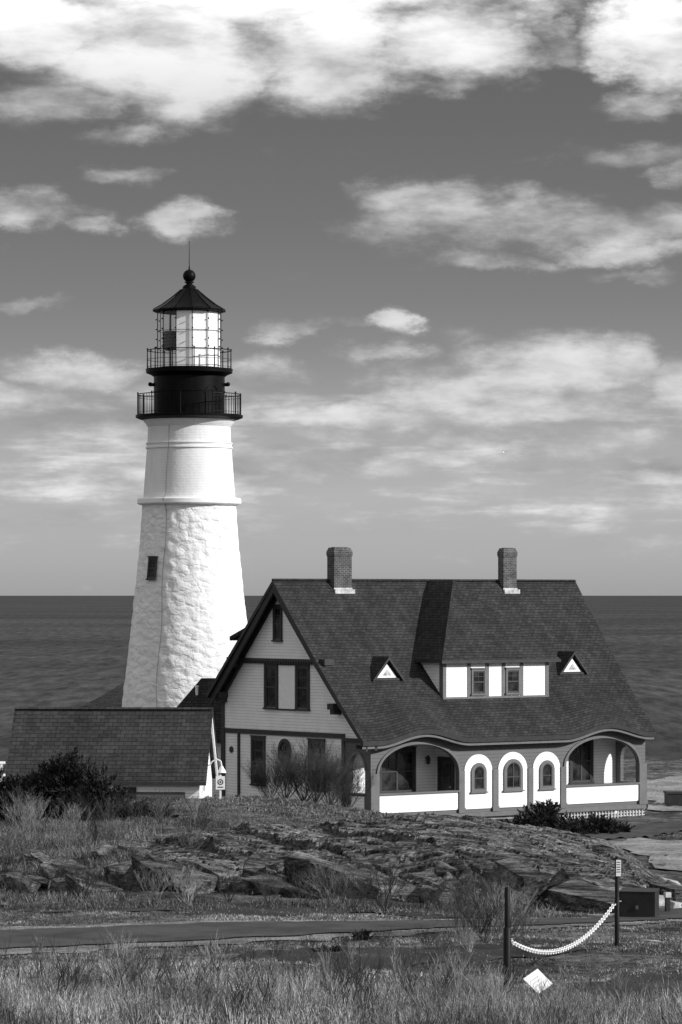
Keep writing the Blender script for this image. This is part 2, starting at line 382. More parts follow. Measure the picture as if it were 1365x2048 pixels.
mb=MB(); mb.box(.205,.225,.45,1.52,.08,.86,0);mb.box(-.03,-.004,.45,1.52,.08,.80,0); mb.box(-.06,.26,.40,1.57,.86,.94,1); make(mb,'parapet',[M['clap'],M['trimlight']],house)
mb=MB(); mb.box(0.0,17.0,-.08,1.9,-.34,-.125,0); make(mb,'porch_floor',[M['trimlight']],house)
mb=MB(); mb.box(.05,11.6,.1,1.88,-1.4,-.345,0); make(mb,'foundation',[M['foundation']],house)
mb=MB()
for i in range(26):
    u=11.8+i*.2; mb.box(u,u+.07,.02,.05,-1.1,-.345,0)
for k in range(5): mb.box(11.7,17.0,.052,.07,-.95+k*.14,-.90+k*.14,0)
make(mb,'lattice_skirt',[M['lattice']],house)
for (a,b) in((-.04,.45),(5.18,5.52),(7.25,7.58),(9.42,9.74),(11.48,11.82),(16.55,17.03)):
    mb=MB(); mb.box(a,b,-.09,-.002,-.125,1.85,0); mb.box(a-.03,b+.03,-.12,-.001,-.12,.12,0)
    make(mb,'pilaster',[M['trimlight']],house)
def archband(u0,u1,zs,zc,w,F,d0,d1,mi,mb,n=28):
    c=(u0+u1)/2;r=(u1-u0)/2
    P=[];Q=[]
    for i in range(n+1):
        a=math.pi*i/n; P.append((c+r*math.cos(a),zs+(zc-zs)*math.sin(a))); Q.append((c+(r+w)*math.cos(a),zs+(zc-zs+w)*math.sin(a)))
    mb.prism([P+Q[::-1]],d0,d1,F,mi)
for A in(A1,A2):
    mb=MB(); archband(A[0],A[1],A[3],A[4],.13,FR(0),.002,.07,0,mb); make(mb,'arch_trim',[M['trimlight']],house)
mb=MB(); archband(.42,1.55,2.0,2.75,.1,GB(0),.002,.05,0,mb); make(mb,'arch_trim',[M['trimlight']],house)
def boxF(mbm,F,x0,x1,b0,b1,d0,d1,mi):
    vs=[F(a,b,d) for d in(d0,d1) for b in(b0,b1) for a in(x0,x1)]
    mbm.add(vs,[(0,2,3,1),(4,5,7,6),(0,1,5,4),(2,6,7,3),(0,4,6,2),(1,3,7,5)],mi)
def win_arch(uc,w,zb,zs,mbm,F,double=False):
    r=w/2
    mbm.prism([arch(uc-r-.16,uc+r+.16,zb-.12,zs,zs+r+.16),arch(uc-r,uc+r,zb,zs,zs+r)],.02,.085,F,0)
    mbm.prism([arch(uc-r,uc+r,zb,zs,zs+r)],.02,.028,F,1)
    mbm.prism([arch(uc-r+.001,uc+r-.001,zb,zs,zs+r),arch(uc-r+.05,uc+r-.05,zb+.05,zs,zs+r-.05)],.03,.06,F,2)
    boxF(mbm,F,uc-r+.05,uc+r-.05,(zb+zs)/2+.1,(zb+zs)/2+.15,.03,.055,2)
    if double: boxF(mbm,F,uc-.03,uc+.03,zb+.05,zs+r-.06,.03,.058,2)
    boxF(mbm,F,uc-r-.22,uc+r+.22,zb-.18,zb-.12,.02,.13,0)
for (u0,u1,dw) in((5.52,7.25,False),(7.58,9.42,True),(9.74,11.48,False)):
    uc=(u0+u1)/2; r=(u1-u0)/2; zs=1.80
    mb=MB(); mb.prism([arch(u0+.02,u1-.02,.04,zs,zs+r*.9,28)],.004,.035,FR(0),0); make(mb,'wall_panel',[M['whiteshingle']],house)
    mb=MB(); win_arch(uc,.60 if not dw else .84,.95,1.72,mb,FR(-.016),dw); make(mb,'window',[M['trimlight'],M['glass'],M['sash']],house)
def win_rect(mbm,a0,a1,b0,b1,F,cas=.14,mull=1,lights=(2,1)):
    B=lambda x0,x1,z0,z1,d0,d1,mi: boxF(mbm,F,x0,x1,z0,z1,d0,d1,mi)
    B(a0,a1,b0,b1,.004,.012,1)
    B(a0-cas,a0,b0-.02,b1+cas,.004,.07,0); B(a1,a1+cas,b0-.02,b1+cas,.004,.07,0); B(a0,a1,b1,b1+cas,.004,.066,0)
    B(a0-cas-.04,a1+cas+.04,b0-.1,b0-.021,.004,.12,0)
    B(a0-cas-.03,a1+cas+.03,b1+cas,b1+cas+.06,.004,.11,0)
    w=(a1-a0)/mull
    for k in range(mull):
        x0=a0+k*w; x1=x0+w
        B(x0,x0+.05,b0,b1,.013,.045,2); B(x1-.05,x1,b0,b1,.013,.045,2)
        B(x0+.05,x1-.05,b0,b0+.07,.013,.043,2); B(x0+.05,x1-.05,b1-.06,b1,.013,.043,2)
        mid=(b0+b1)/2; B(x0+.05,x1-.05,mid-.03,mid+.03,.013,.05,2)
        for q in range(1,lights[0]):
            xx=x0+w*q/lights[0]; B(xx-.012,xx+.012,mid+.03,b1-.06,.013,.03,2)
        for q in range(1,lights[1]+1):
            zz=mid+(b1-mid)*q/(lights[1]+1); B(x0+.05,x1-.05,zz-.012,zz+.012,.0131,.0301,2)
WM=[M['trim'],M['glass'],M['sash']]
def addwin(*a,mats=WM,parent=house,**k):
    mb=MB(); win_rect(mb,*a,**k); return make(mb,'window',mats,parent)
addwin(2.08,4.02,.85,2.75,FR(1.9),mull=2,lights=(2,2))
addwin(13.9,15.15,.95,2.95,FR(1.9),mull=2,lights=(2,2))
addwin(6.6,7.1,7.9,9.4,GB(-.11),cas=.1)
addwin(7.12,7.90,4.7,6.62,GB(0),cas=.14); addwin(4.68,5.46,4.7,6.62,GB(0),cas=.14)
addwin(8.1,8.95,1.05,3.15,GB(0),cas=.13); addwin(3.5,4.5,1.0,3.15,GB(0),cas=.13)
mb=MB(); mb.box(-.05,-.003,5.62,6.96,6.70,6.80); make(mb,'window_head_trim',[M['trim']],house)
mb=MB(); mb.box(-.03,-.003,5.68,6.90,4.66,6.66); mb.box(-.06,-.003,5.62,6.96,4.58,4.655,1); make(mb,'wall_panel',[M['white'],M['trim']],house)
mb=MB(); F=GB(0)
def ell(cx,cz,rx,rz,n=28): return [(cx+rx*math.cos(2*math.pi*i/n),cz+rz*math.sin(2*math.pi*i/n)) for i in range(n)]
mb.prism([ell(6.45,2.66,.50,.60),ell(6.45,2.66,.34,.44)],.003,.08,F,0); mb.prism([ell(6.45,2.66,.34,.44)],.003,.012,F,1)
boxF(mb,F,6.43,6.47,2.22,3.10,.013,.05,2); boxF(mb,F,6.11,6.79,2.64,2.68,.0131,.0501,2)
o=make(mb,'window',WM,house); o['label']='oval window with dark moulded surround'
mb=MB(); F=GB(5.35)
boxF(mb,F,.45,.58,0,2.3,.004,.09,0); boxF(mb,F,1.48,1.61,0,2.3,.004,.09,0); boxF(mb,F,.45,1.61,2.301,2.45,.004,.1,0)
boxF(mb,F,.58,1.48,0,2.3,.004,.03,1); boxF(mb,F,.7,1.36,1.25,2.1,.031,.045,2); boxF(mb,F,.7,.98,.2,1.1,.031,.045,1); boxF(mb,F,1.08,1.36,.2,1.1,.031,.045,1)
door=make(mb,'door',[M['trim'],M['sash'],M['glass']],house)
mb=MB(); mb.sphere((5.25,.68,1.05),.045); mb.tube((5.25,.68,1.05),(5.32,.68,1.05),.02,.02); make(mb,'handle',[M['flash']],door)
mb=MB(); mb.lathe([(.001,2.08),(.07,2.11),(.12,2.35),(.05,2.5),(.001,2.52)],10,0,cx=4.78,cy=1.7); mb.box(4.75,4.81,1.7,1.895,2.38,2.44); make(mb,'porch_lamp',[M['trim']],house)
mb=MB()
mb.box(-.07,-.003,2.07,11.19,3.40,3.62); mb.box(-.10,-.003,0.02,1.87,3.30,3.44); mb.box(-.09,-.003,1.88,2.06,-.3,3.62); mb.box(-.08,-.003,11.2,11.47,-.6,3.64); mb.box(-.06,-.003,11.25,11.46,3.65,5.1)
mb.box(-.08,-.003,10.0,10.14,.0,3.39)
make(mb,'belt_trim',[M['trim']],house)
zt=6.98
def vf(z):
    lo,hi=-.6,6.52
    for _ in range(40):
        m=(lo+hi)/2
        if zfront(m)<z: lo=m
        else: hi=m
    return lo
vb=lambda z: 6.52+(10.70-z)*5.08/5.45
mb=MB(); mb.prism([[(vf(zt)+.15,zt),(vb(zt)-.15,zt),(6.52,10.45)]],.003,.11,GB(0),0); make(mb,'attic_gable',[M['clap']],house)
mb=MB(); a=vf(zt)+.1;b=vb(zt)-.1
mb.box(-.2,-.113,a,b,zt-.10,zt+.03,0)
n=int((b-a)/.2)
for i in range(n): mb.box(-.19,-.115,a+.04+i*.2,a+.15+i*.2,zt-.22,zt-.101,0)
make(mb,'scalloped_trim',[M['trim']],house)
for (v,z) in((a-.25,zt-.1),(b+.25,zt-.1),(2.3,4.85),(11.2,5.2)):
    mb=MB(); mb.box(-.56,-.004,v-.22,v+.22,z-.12,z+.16,0); mb.box(-.45,-.004,v-.15,v+.15,z-.34,z-.121,0)
    make(mb,'bracket',[M['trim']],house)
def roofmesh():
    mb=MB(); nu,nv=110,22; th=.2
    ul=lambda v:-.7-.2*(6.52-v)/7.1
    ur=lambda v:18.3-1.15*(6.52-v)/7.12
    top=[];bot=[]
    for j in range(nv+1):
        v=6.52-7.12*j/nv
        for i in range(nu+1):
            u=ul(v)+(ur(v)-ul(v))*i/nu; z=zfront(v,u); top.append((u,v,z)); bot.append((u,v+.02,z-th))
    W=nu+1; N=len(top); fs=[];fb=[];fe=[]
    for j in range(nv):
        for i in range(nu):
            q=(j*W+i,(j+1)*W+i,(j+1)*W+i+1,j*W+i+1); fs.append(q); fb.append(tuple(k+N for k in q[::-1]))
    for j in range(nv):
        for i in(0,nu): a_=j*W+i;b_=(j+1)*W+i; fe.append((a_,b_,b_+N,a_+N))
    for i in range(nu): a_=nv*W+i; fe.append((a_,a_+1,a_+1+N,a_+N))
    mb.add(top+bot,fs,0)
    for f in fb: mb.f.append(f); mb.mi.append(1)
    for f in fe: mb.f.append(f); mb.mi.append(2)
    b0=(11.6,zback(11.6))
    P=[(-.7,6.52,10.70),(18.3,6.52,10.70),(17.5,b0[0],b0[1]),(-.85,b0[0],b0[1])]
    Q=[(x,y-.02,z-th) for x,y,z in P]
    o=len(mb.v); mb.add(P+Q,[(0,1,2,3)],0)
    for f,mi in(((4,7,6,5),1),((1,2,6,5),2),((2,3,7,6),2),((3,0,4,7),2)): mb.f.append(tuple(k+o for k in f)); mb.mi.append(mi)
    return mb
roof=make(roofmesh(),'roof',[M['roof'],M['soffit'],M['trim']],house,uvf=slope_uv(),normals=False)
me=roof.data; uvl=me.uv_layers[0]
for p in me.polygons:
    for li in p.loop_indices:
        co=me.vertices[me.loops[li].vertex_index].co; uvl.data[li].uv=(co.x,abs(co.y-6.52)*1.44)
mb=MB(); mb.prism([[(6.4,10.68),(6.64,10.68),(6.52,10.77)]],-.69,18.28,lambda a,b,d:(d,a,b),0); make(mb,'ridge_cap',[M['roof']],roof,uvf=slope_uv())
mb=MB()
def rake(pts,w,d0,d1):
    for (p,q) in zip(pts[:-1],pts[1:]):
        mb.prism([[p,q,(q[0],q[1]-w),(p[0],p[1]-w)]],d0,d1,GB(0),0)
fp=[(6.52,10.49)]+[(v,zfront(v)-.21) for v in(5,3.5,2,.5,-.5)]; bp_=[(6.52,10.49),(9,zback(9)-.21),(11.5,zback(11.5)-.21)]
rake(fp,.34,.58,.68); rake(bp_,.42,.58,.68); rake(fp,.30,.0035,.16); rake(bp_,.30,.0035,.16)
make(mb,'rake_board',[M['trim']],roof)
mb=MB(); n=90
for i in range(n):
    u0=-.88+18.0*i/n;u1=-.88+18.0*(i+1)/n; z0=EZ-.22+Bump(u0);z1=EZ-.22+Bump(u1)
    vs=[(u0,-.5,z0),(u1,-.5,z1),(u1,-.5,z1-.12),(u0,-.5,z0-.12),(u0,-.02,z0+.1),(u1,-.02,z1+.1),(u1,-.02,z1-.12),(u0,-.02,z0-.12)]
    mb.add(vs,[(0,1,2,3),(4,7,6,5),(0,4,5,1),(3,2,6,7)],0)
make(mb,'eave_trim',[M['trimlight']],roof)
def chimney(u,v,w,d,top,bot):
    mb=MB()
    mb.box(u,u+w,v,v+d,bot,top-.45,0)
    for z0,z1,e0,e1 in((top-.45,top-.35,0,.03),(top-.35,top-.2,.03,.03),(top-.2,top,.03,-.05)):
        vs=[(u-e0,v-e0,z0),(u+w+e0,v-e0,z0),(u+w+e0,v+d+e0,z0),(u-e0,v+d+e0,z0),(u-e1,v-e1,z1),(u+w+e1,v-e1,z1),(u+w+e1,v+d+e1,z1),(u-e1,v+d+e1,z1)]
        mb.add(vs,[(0,1,5,4),(1,2,6,5),(2,3,7,6),(3,0,4,7),(4,5,6,7),(3,2,1,0)],0)
    mb.box(u+.15,u+w-.15,v+.12,v+d-.12,top-.01,top+.02,1)
    zb=zfront(v)
    mb.box(u-.03,u+w+.03,v-.02,v-.002,zb-.1,zb+.10,2); mb.box(u-.06,u+w+.08,v-.16,v-.021,zfront(v-.16),zb+.03,2)
    return make(mb,'chimney',[M['brick'],M['soffit'],M['flash']],roof)
chimney(2.65,6.1,1.05,.55,12.25,9.5); chimney(13.2,6.1,.85,.42,12.3,9.5)
mb=MB(); mb.box(5.32,11.85,1.3,3.3,5.0,6.84); dormer=make(mb,'dormer',[M['clap']],house)
mb=MB(); mb.box(5.34,11.83,1.265,1.298,5.2,6.83); make(mb,'front_wall',[M['whiteshingle']],dormer)
mb=MB(); FLx,FRx,cu=5.0,12.35,8.72
P=[(FLx,.95,6.95),(FRx,.95,6.95),(cu,4.6,10.72),(cu,6.5,10.72),(FLx,3.3,6.95),(FRx,3.3,6.95)]
mb.add(P,[(0,1,2),(0,2,3,4),(1,5,3,2)],0); make(mb,'roof',[M['roof']],dormer,uvf=slope_uv(),normals=False)
mb=MB(); mb.box(FLx+.01,FRx-.01,.96,3.3,6.83,6.945); mb.box(FLx-.02,FRx+.02,.92,.959,6.80,6.93); make(mb,'eave_trim',[M['trim']],dormer)
mb=MB()
for x in(5.30,6.80,7.92,8.93,10.06,11.67): mb.box(x,x+.2,1.235,1.264,5.225,6.8,0)
mb.box(5.3,11.87,1.22,1.25,5.12,5.22,0); mb.box(5.29,5.318,1.3,1.5,5.2,6.8,0)
make(mb,'corner_board',[M['trimlight']],dormer)
for a,b in((7.06,7.86),(9.19,9.99)):
    mb=MB(); win_rect(mb,a+.05,b-.05,5.38,6.42,FR(1.262),cas=.09,lights=(2,1)); make(mb,'window',[M['trimlight'],M['glass'],M['sash']],dormer)
for uc,vv in((2.68,2.2),(14.3,2.32)):
    zb=zfront(vv)-.04; hw=.95; ap=zb+1.08
    mb=MB(); y1=vv+1.5
    P=[(uc-hw,vv-.22,zb),(uc,vv-.22,ap),(uc+hw,vv-.22,zb),(uc-hw,y1,zb),(uc,y1,ap),(uc+hw,y1,zb)]
    Q=[(uc-hw+.12,vv-.22,zb-.02),(uc,vv-.22,ap-.14),(uc+hw-.12,vv-.22,zb-.02)]
    mb.add(P,[(0,1,4,3),(1,2,5,4)],0)
    mb.add([P[0],P[1],P[2]]+Q,[(0,1,4,3),(1,2,5,4)],1)
    mb.add([Q[0],Q[1],Q[2],(Q[0][0],y1,Q[0][2]),(Q[1][0],y1,Q[1][2]),(Q[2][0],y1,Q[2][2])],[(0,1,4,3),(1,2,5,4)],1)
    F=FR(vv)
    mb.prism([[(uc-hw+.15,zb-.15),(uc+hw-.15,zb-.15),(uc,ap-.15)]],-.3,0,F,1)
    mb.prism([[(uc-.6,zb+.1),(uc+.6,zb+.1),(uc,zb+.74)]],.003,.05,F,2)
    mb.prism([[(uc-.27,zb+.2),(uc+.27,zb+.2),(uc,zb+.5)]],.051,.06,F,3)
    mb.box(uc-.7,uc+.7,vv-.12,vv-.001,zb-.02,zb+.08,1)
    make(mb,'roof_vent_dormer',[M['roof'],M['trim'],M['white'],M['flash']],roof,uvf=slope_uv(),normals=False)
mb=MB(); mb.box(.9,4.2,7.6,11.1,5.2,8.0,0)
mb.add([(.5,7.0,9.6),(4.6,7.0,9.6),(4.6,11.55,8.0),(.5,11.55,8.0),(.5,7.0,9.45),(4.6,7.0,9.45),(4.6,11.55,7.8),(.5,11.55,7.8)],[(0,1,2,3),(4,7,6,5),(0,3,7,4),(1,5,6,2),(3,2,6,7)],0)
make(mb,'rear_dormer',[M['roof']],house,uvf=slope_uv())
mb=MB(); mb.prism([ell(10.7,2.6,.16,.16)],.003,.03,GB(0),0); make(mb,'round_plaque',[M['trim']],house)

# ------------------------------------------------------------------ lighthouse
tw=empty('lighthouse',(-7.73,179.2,0),0,'tall whitewashed stone lighthouse with black lantern gallery','lighthouse')
mb=MB()
def fine(prof,n=6):
    out=[]
    for (a,b) in zip(prof[:-1],prof[1:]):
        for i in range(n): t=i/n; out.append((a[0]+(b[0]-a[0])*t,a[1]+(b[1]-a[1])*t))
    out.append(prof[-1]); return out
low=fine([(4.0,-1),(3.93,0),(3.68,2),(3.46,4.15),(3.19,6.3),(2.95,8.47),(2.67,11.0),(2.5,12.8),(2.38,14.55)],14)
mb.lathe(low,120)
vv=[]
for (x,y,z) in mb.v:
    a=math.atan2(y,x); r=math.hypot(x,y)
    r+=.018*math.sin(a*17+3*math.sin(z*1.9))*math.sin(z*4.1+2*math.sin(a*5))+.012*math.sin(a*31+z*3)+.012*math.sin(z*9+a*11)
    vv.append((r*math.cos(a),r*math.sin(a),z))
mb.v=vv
make(mb,'stone_tower_shaft',[M['stone']],tw,smooth='all')
mb=MB(); mb.lathe([(2.3,14.5),(2.42,14.56),(2.62,14.62),(2.65,14.66),(2.65,14.86),(2.60,14.92),(2.3,14.95)],96); make(mb,'belt_course',[M['white']],tw,smooth=True)
mb=MB(); mb.lathe([(2.34,14.94),(2.25,16.2),(2.16,17.42),(2.22,17.45),(2.22,17.52),(2.17,17.54),(2.17,17.66),(2.21,17.68),(2.21,17.74),(2.13,17.76),(2.10,18.55),(2.16,18.6),(2.2,18.7),(2.32,18.82),(2.36,18.95)],96,0)
make(mb,'brick_tower_shaft',[M['wbrick']],tw,smooth=True)
mb=MB(); mb.lathe([(2.3,18.90),(2.5,18.93),(2.73,19.02),(2.74,19.14),(2.7,19.16),(1.7,19.16)],72); make(mb,'gallery_deck',[M['black']],tw,smooth=True)
mb=MB(); mb.lathe([(1.81,19.16),(1.81,20.3),(1.84,20.32),(1.84,20.38),(1.81,20.4),(1.81,21.1),(1.95,21.2),(2.2,21.3),(2.22,21.5),(1.5,21.52)],72)
for sx in(-1,1):
    mb.tube((sx*1.78,-.2,20.7),(sx*1.98,-.22,20.7),.09,.09,10); mb.sphere((sx*1.98,-.22,20.72),.11,10)
make(mb,'watch_room',[M['black']],tw,smooth=True)
CY=lambda a,b,d:((1.81+d)*math.sin(a/1.81),-(1.81+d)*math.cos(a/1.81),b)
mb=MB(); archband(.95,1.7,20.2,20.6,.05,CY,.0,.04,0,mb,12); boxF(mb,CY,.93,.98,19.2,20.2,.0,.04,0); make(mb,'door',[M['black']],tw)
def railing(r,z0,z1,nb,npost,parent):
    mb=MB(); N=60
    for zz,rr in((z1,.028),((z0+z1)/2 if nb<30 else z0+.12,.014),(z0+.10,.014) if nb<30 else (z1-.14,.012)):
        for i in range(N):
            a=2*math.pi*i/N;b=2*math.pi*(i+1)/N
            mb.tube((r*math.cos(a),r*math.sin(a),zz),(r*math.cos(b),r*math.sin(b),zz),rr,rr,4)
    for i in range(npost):
        a=2*math.pi*(i+.3)/npost; x,y=r*math.cos(a),r*math.sin(a); mb.tube((x,y,z0-.12),(x,y,z1+.05),.035,.025,5); mb.sphere((x,y,z1+.06),.045,6)
    for i in range(nb):
        a=2*math.pi*i/nb; x,y=r*math.cos(a),r*math.sin(a); mb.tube((x,y,z0),(x,y,z1),.012,.012,3)
    make(mb,'railing',[M['black']],parent)
railing(2.64,19.16,20.2,76,10,tw); railing(2.14,21.5,22.45,0,12,tw)
a0=math.radians(-90-22)
R=1.62; z0,z1=21.52,24.42
mb=MB()
vt=[(R*math.cos(a0+i*math.pi/6),R*math.sin(a0+i*math.pi/6)) for i in range(12)]
for i in range(12):
    x,y=vt[i];X2,Y2=vt[(i+1)%12]
    mb.tube((x,y,z0),(x,y,z1),.022,.022,6)
    for zz,rr in((z0+.03,.04),(22.5,.015),(23.42,.015),(z1-.02,.04)): mb.tube((x,y,zz),(X2,Y2,zz),rr,rr,4)
    for zz in(22.6,23.0,23.5,24.0): mb.sphere((x*1.04,y*1.04,zz),.04,6)
make(mb,'lantern_frame',[M['black']],tw)
mb=MB()
for i in range(12):
    x,y=vt[i];X2,Y2=vt[(i+1)%12]; k=.985; mb.add([(x*k,y*k,z0),(X2*k,Y2*k,z0),(X2*k,Y2*k,z1),(x*k,y*k,z1)],[(0,1,2,3)])
make(mb,'lantern_glazing',[M['pane']],tw,normals=False)
mb=MB()
for i in [0,1,2,3,4]:
    x,y=vt[i];X2,Y2=vt[(i+1)%12]; k=.965; mb.add([(x*k,y*k,z0+.03),(X2*k,Y2*k,z0+.03),(X2*k,Y2*k,z1-.04),(x*k,y*k,z1-.04)],[(0,1,2,3)])
make(mb,'lantern_blind',[M['blind']],tw,normals=False)
mb=MB(); mb.lathe([(.001,21.5),(.05,21.5),(.05,22.4),(.32,22.45),(.36,22.5),(.38,22.9),(.36,23.3),(.32,23.4),(.05,23.42),(.03,24.3),(.001,24.3)],20,cx=-.95,cy=-.5)
for k in range(5): mb.lathe([(.37,22.5+k*.17),(.41,22.54+k*.17),(.37,22.6+k*.17)],20,cx=-.95,cy=-.5)
make(mb,'lens',[M['lens']],tw,smooth=True)
mb=MB(); mb.lathe([(1.6,24.40),(1.86,24.42),(1.88,24.50),(1.80,24.56)],12,a0=a0); mb.lathe([(1.82,24.54),(1.4,24.78),(.9,25.15),(.42,25.55),(.34,25.62),(.34,25.72),(.001,25.73)],12,a0=a0)
for i in range(12):
    a=a0+i*math.pi/6
    for (p,q) in zip([(1.84,24.55),(1.4,24.8),(.9,25.17)],[(1.4,24.8),(.9,25.17),(.42,25.57)]): mb.tube((p[0]*math.cos(a),p[0]*math.sin(a),p[1]),(q[0]*math.cos(a),q[0]*math.sin(a),q[1]),.02,.02,4)
make(mb,'lantern_roof',[M['black']],tw)
mb=MB(); mb.lathe([(.26,25.7),(.26,25.78),(.16,25.82),(.16,25.88),(.24,25.9),(.24,25.95),(.14,25.98)],16); mb.sphere((0,0,26.25),.33,20); mb.tube((0,0,26.5),(0,0,26.75),.06,.03); mb.tube((0,0,26.7),(0,0,28.05),.022,.01,5); mb.tube((-.05,0,27.95),(.05,0,28.0),.01,.01,3)
make(mb,'ventilator_ball',[M['black']],tw,smooth=True)
ztw=(10-(1137-1190)/39.3)
def surf_r(z): return float(np.interp(z,[p[1] for p in low],[p[0] for p in low]))
aw=math.asin((311-379.5)/39.3/surf_r(ztw)); rr=surf_r(ztw)+.03
mb=MB(); G=lambda a,b,d:((rr+d-(b-ztw)*.11)*math.sin(aw)+a*math.cos(aw),-(rr+d-(b-ztw)*.11)*math.cos(aw)+a*math.sin(aw),b)
win_rect(mb,-.24,.24,ztw-.5,ztw+.5,G,cas=.05,lights=(2,2)); make(mb,'window',[M['trim'],M['glass'],M['sash']],tw)
mb=MB(); pr=None
for z in np.linspace(0,18.6,60):
    r=(surf_r(z) if z<14.5 else float(np.interp(z,[14.5,14.6,14.95,15,17.5,18.6],[2.42,2.68,2.68,2.36,2.2,2.15])))+.03
    a=-.46-.02*math.sin(z*1.3); p=(r*math.sin(a),-r*math.cos(a),z)
    if pr: mb.tube(pr,p,.016,.016,4)
    pr=p
make(mb,'lightning_cable',[M['trimlight']],tw)

# ------------------------------------------------------------------ outbuildings
def hiphouse(name,x0,x1,y0,y1,zw,zr,hip,label,base=-1):
    e=empty(name,((x0+x1)/2,(y0+y1)/2,0),0,label,'building'); hx=(x1-x0)/2;hy=(y1-y0)/2
    mb=MB(); mb.box(-hx+.4,hx-.4,-hy+.4,hy-.4,base,zw+.1); make(mb,'wall',[M['clap']],e)
    mb=MB(); P=[(-hx,-hy,zw),(hx,-hy,zw),(hx,hy,zw),(-hx,hy,zw),(-hx+hip,0,zr),(hx-hip,0,zr)]; Q=[(p[0],p[1],p[2]-.15) for p in P[:4]]
    mb.add(P+Q,[(0,1,5,4),(1,2,5),(2,3,4,5),(3,0,4),(0,6,7,1),(1,7,8,2),(2,8,9,3),(3,9,6,0),(6,9,8,7)]); r=make(mb,'roof',[M['roof']],e,uvf=slope_uv())
    mb=MB(); mb.box(-hx+.36,-hx+.39,-.5,.5,.2,2.2); make(mb,'door',[M['trim']],e)
    return e,r
an,anr=hiphouse('passage_building',-9.3,-2.0,170.2,174.9,3.0,5.92,2.45,'low shingle-roofed passage between lighthouse and house')
mb=MB(); mb.tube((0,0,0),(0,0,.75),.07,.07,8); mb.tube((0,0,.75),(0,0,.82),.1,.1,8); v=make(mb,'vent_pipe',[M['white']],anr); v.location=(-1.4,-.6,4.75)
hiphouse('oil_house',-14.0,-4.5,183.8,190,3.9,5.3,2.4,'small dark-roofed outbuilding beside the lighthouse')
rs=-math.radians(3.8)
shed=empty('museum_shed',(-5.35,147.0,1.0),rs,'long low outbuilding with dark shingled gable roof','building')
Lr=8.35; zr=4.24; ze=1.32; hd=2.75
mb=MB(); mb.prism([[(-hd+.25,-1.2),(hd-.25,-1.2),(hd-.25,ze+.1),(0,zr-.18),(-hd+.25,ze+.1)]],-Lr+.35,-.3,lambda a,b,d:(d,a,b),0); make(mb,'wall',[M['clap']],shed)
mb=MB()
for sgn in(-1,1):
    P=[(-Lr,0,zr),(0,0,zr),(0,sgn*hd,ze),(-Lr,sgn*hd,ze)]; Q=[(x,y,z-.14) for x,y,z in P]
    o=len(mb.v); mb.add(P+Q,[(0,3,2,1) if sgn<0 else (0,1,2,3)],0)
    for f in((4,5,6,7),(1,2,6,5),(2,3,7,6),(3,0,4,7)): mb.f.append(tuple(k+o for k in f)); mb.mi.append(1)
sr=make(mb,'roof',[M['roof2'],M['trim']],shed,uvf=slope_uv(),normals=False)
mb=MB(); mb.prism([[(-.13,zr-.02),(.13,zr-.02),(0,zr+.06)]],-Lr,0,lambda a,b,d:(d,a,b),0); make(mb,'ridge_cap',[M['roof2']],sr,uvf=slope_uv())
mb=MB(); FF=lambda a,b,d:(d,a,b)
for sgn in(-1,1): mb.prism([[(0,zr-.15),(sgn*hd,ze-.15),(sgn*hd,ze-.37),(0,zr-.42)]],-.12,-.04,FF,0)
make(mb,'rake_board',[M['white']],shed)
for x in(-7.5,-5.6,-3.6):
    mb=MB(); mb.box(x,x+.7,-hd+.19,-hd+.245,.2,1.1,0); make(mb,'window',[M['glass']],shed)
mb=MB(); mb.box(-Lr+.3,-.9,-hd+.22,-hd+.247,-1.1,.9,0); make(mb,'lower_boarding',[M['fieldgray']],shed)
mb=MB(); pts=[(-.3,-1.2,1.9),(0,-1.25,1.95),(.1,-1.3,2.1),(.28,-1.32,2.2),(.46,-1.32,2.12),(.5,-1.32,1.9)]
for p,q in zip(pts[:-1],pts[1:]): mb.tube(p,q,.03,.03,6)
mb.lathe([(.04,1.92),(.08,1.85),(.18,1.68),(.19,1.64)],14,cx=.5,cy=-1.32); make(mb,'gooseneck_lamp',[M['white']],shed,smooth=True)
g0=gzf(-4.98,145.3); sg=empty('notice_sign',(-4.98,145.3,g0),0,'small white square notice with round dark emblem on a post','sign')
b=10-(1596-1190)/48.4-g0
mb=MB(); mb.box(-.04,.04,0,.06,-.3,.95+b); make(mb,'post',[M['white']],sg)
mb=MB(); mb.box(-.19,.19,-.03,-.002,.35+b,.9+b,0); mb.prism([ell(0,.66+b,.12,.12),ell(0,.66+b,.08,.08)],.031,.036,FR(0),1); mb.prism([ell(0,.66+b,.04,.04)],.031,.036,FR(0),1); mb.box(-.12,.12,-.036,-.031,.43+b,.47+b,1); make(mb,'panel',[M['white'],M['ink']],sg)
fe=empty('railing_fence',(-15.05,143,gzf(-15.05,143)),.2,'white wooden railing beside the outbuilding','fence')
mb=MB()
for k in range(4): mb.box(-1.2+k*.8,-1.1+k*.8,-.05,.05,-.2,1.6)
make(mb,'posts',[M['white']],fe)
mb=MB()
for z in(.5,1.0,1.5): mb.box(-1.3,1.4,-.08,-.051,z,z+.1)
make(mb,'rails',[M['white']],fe)

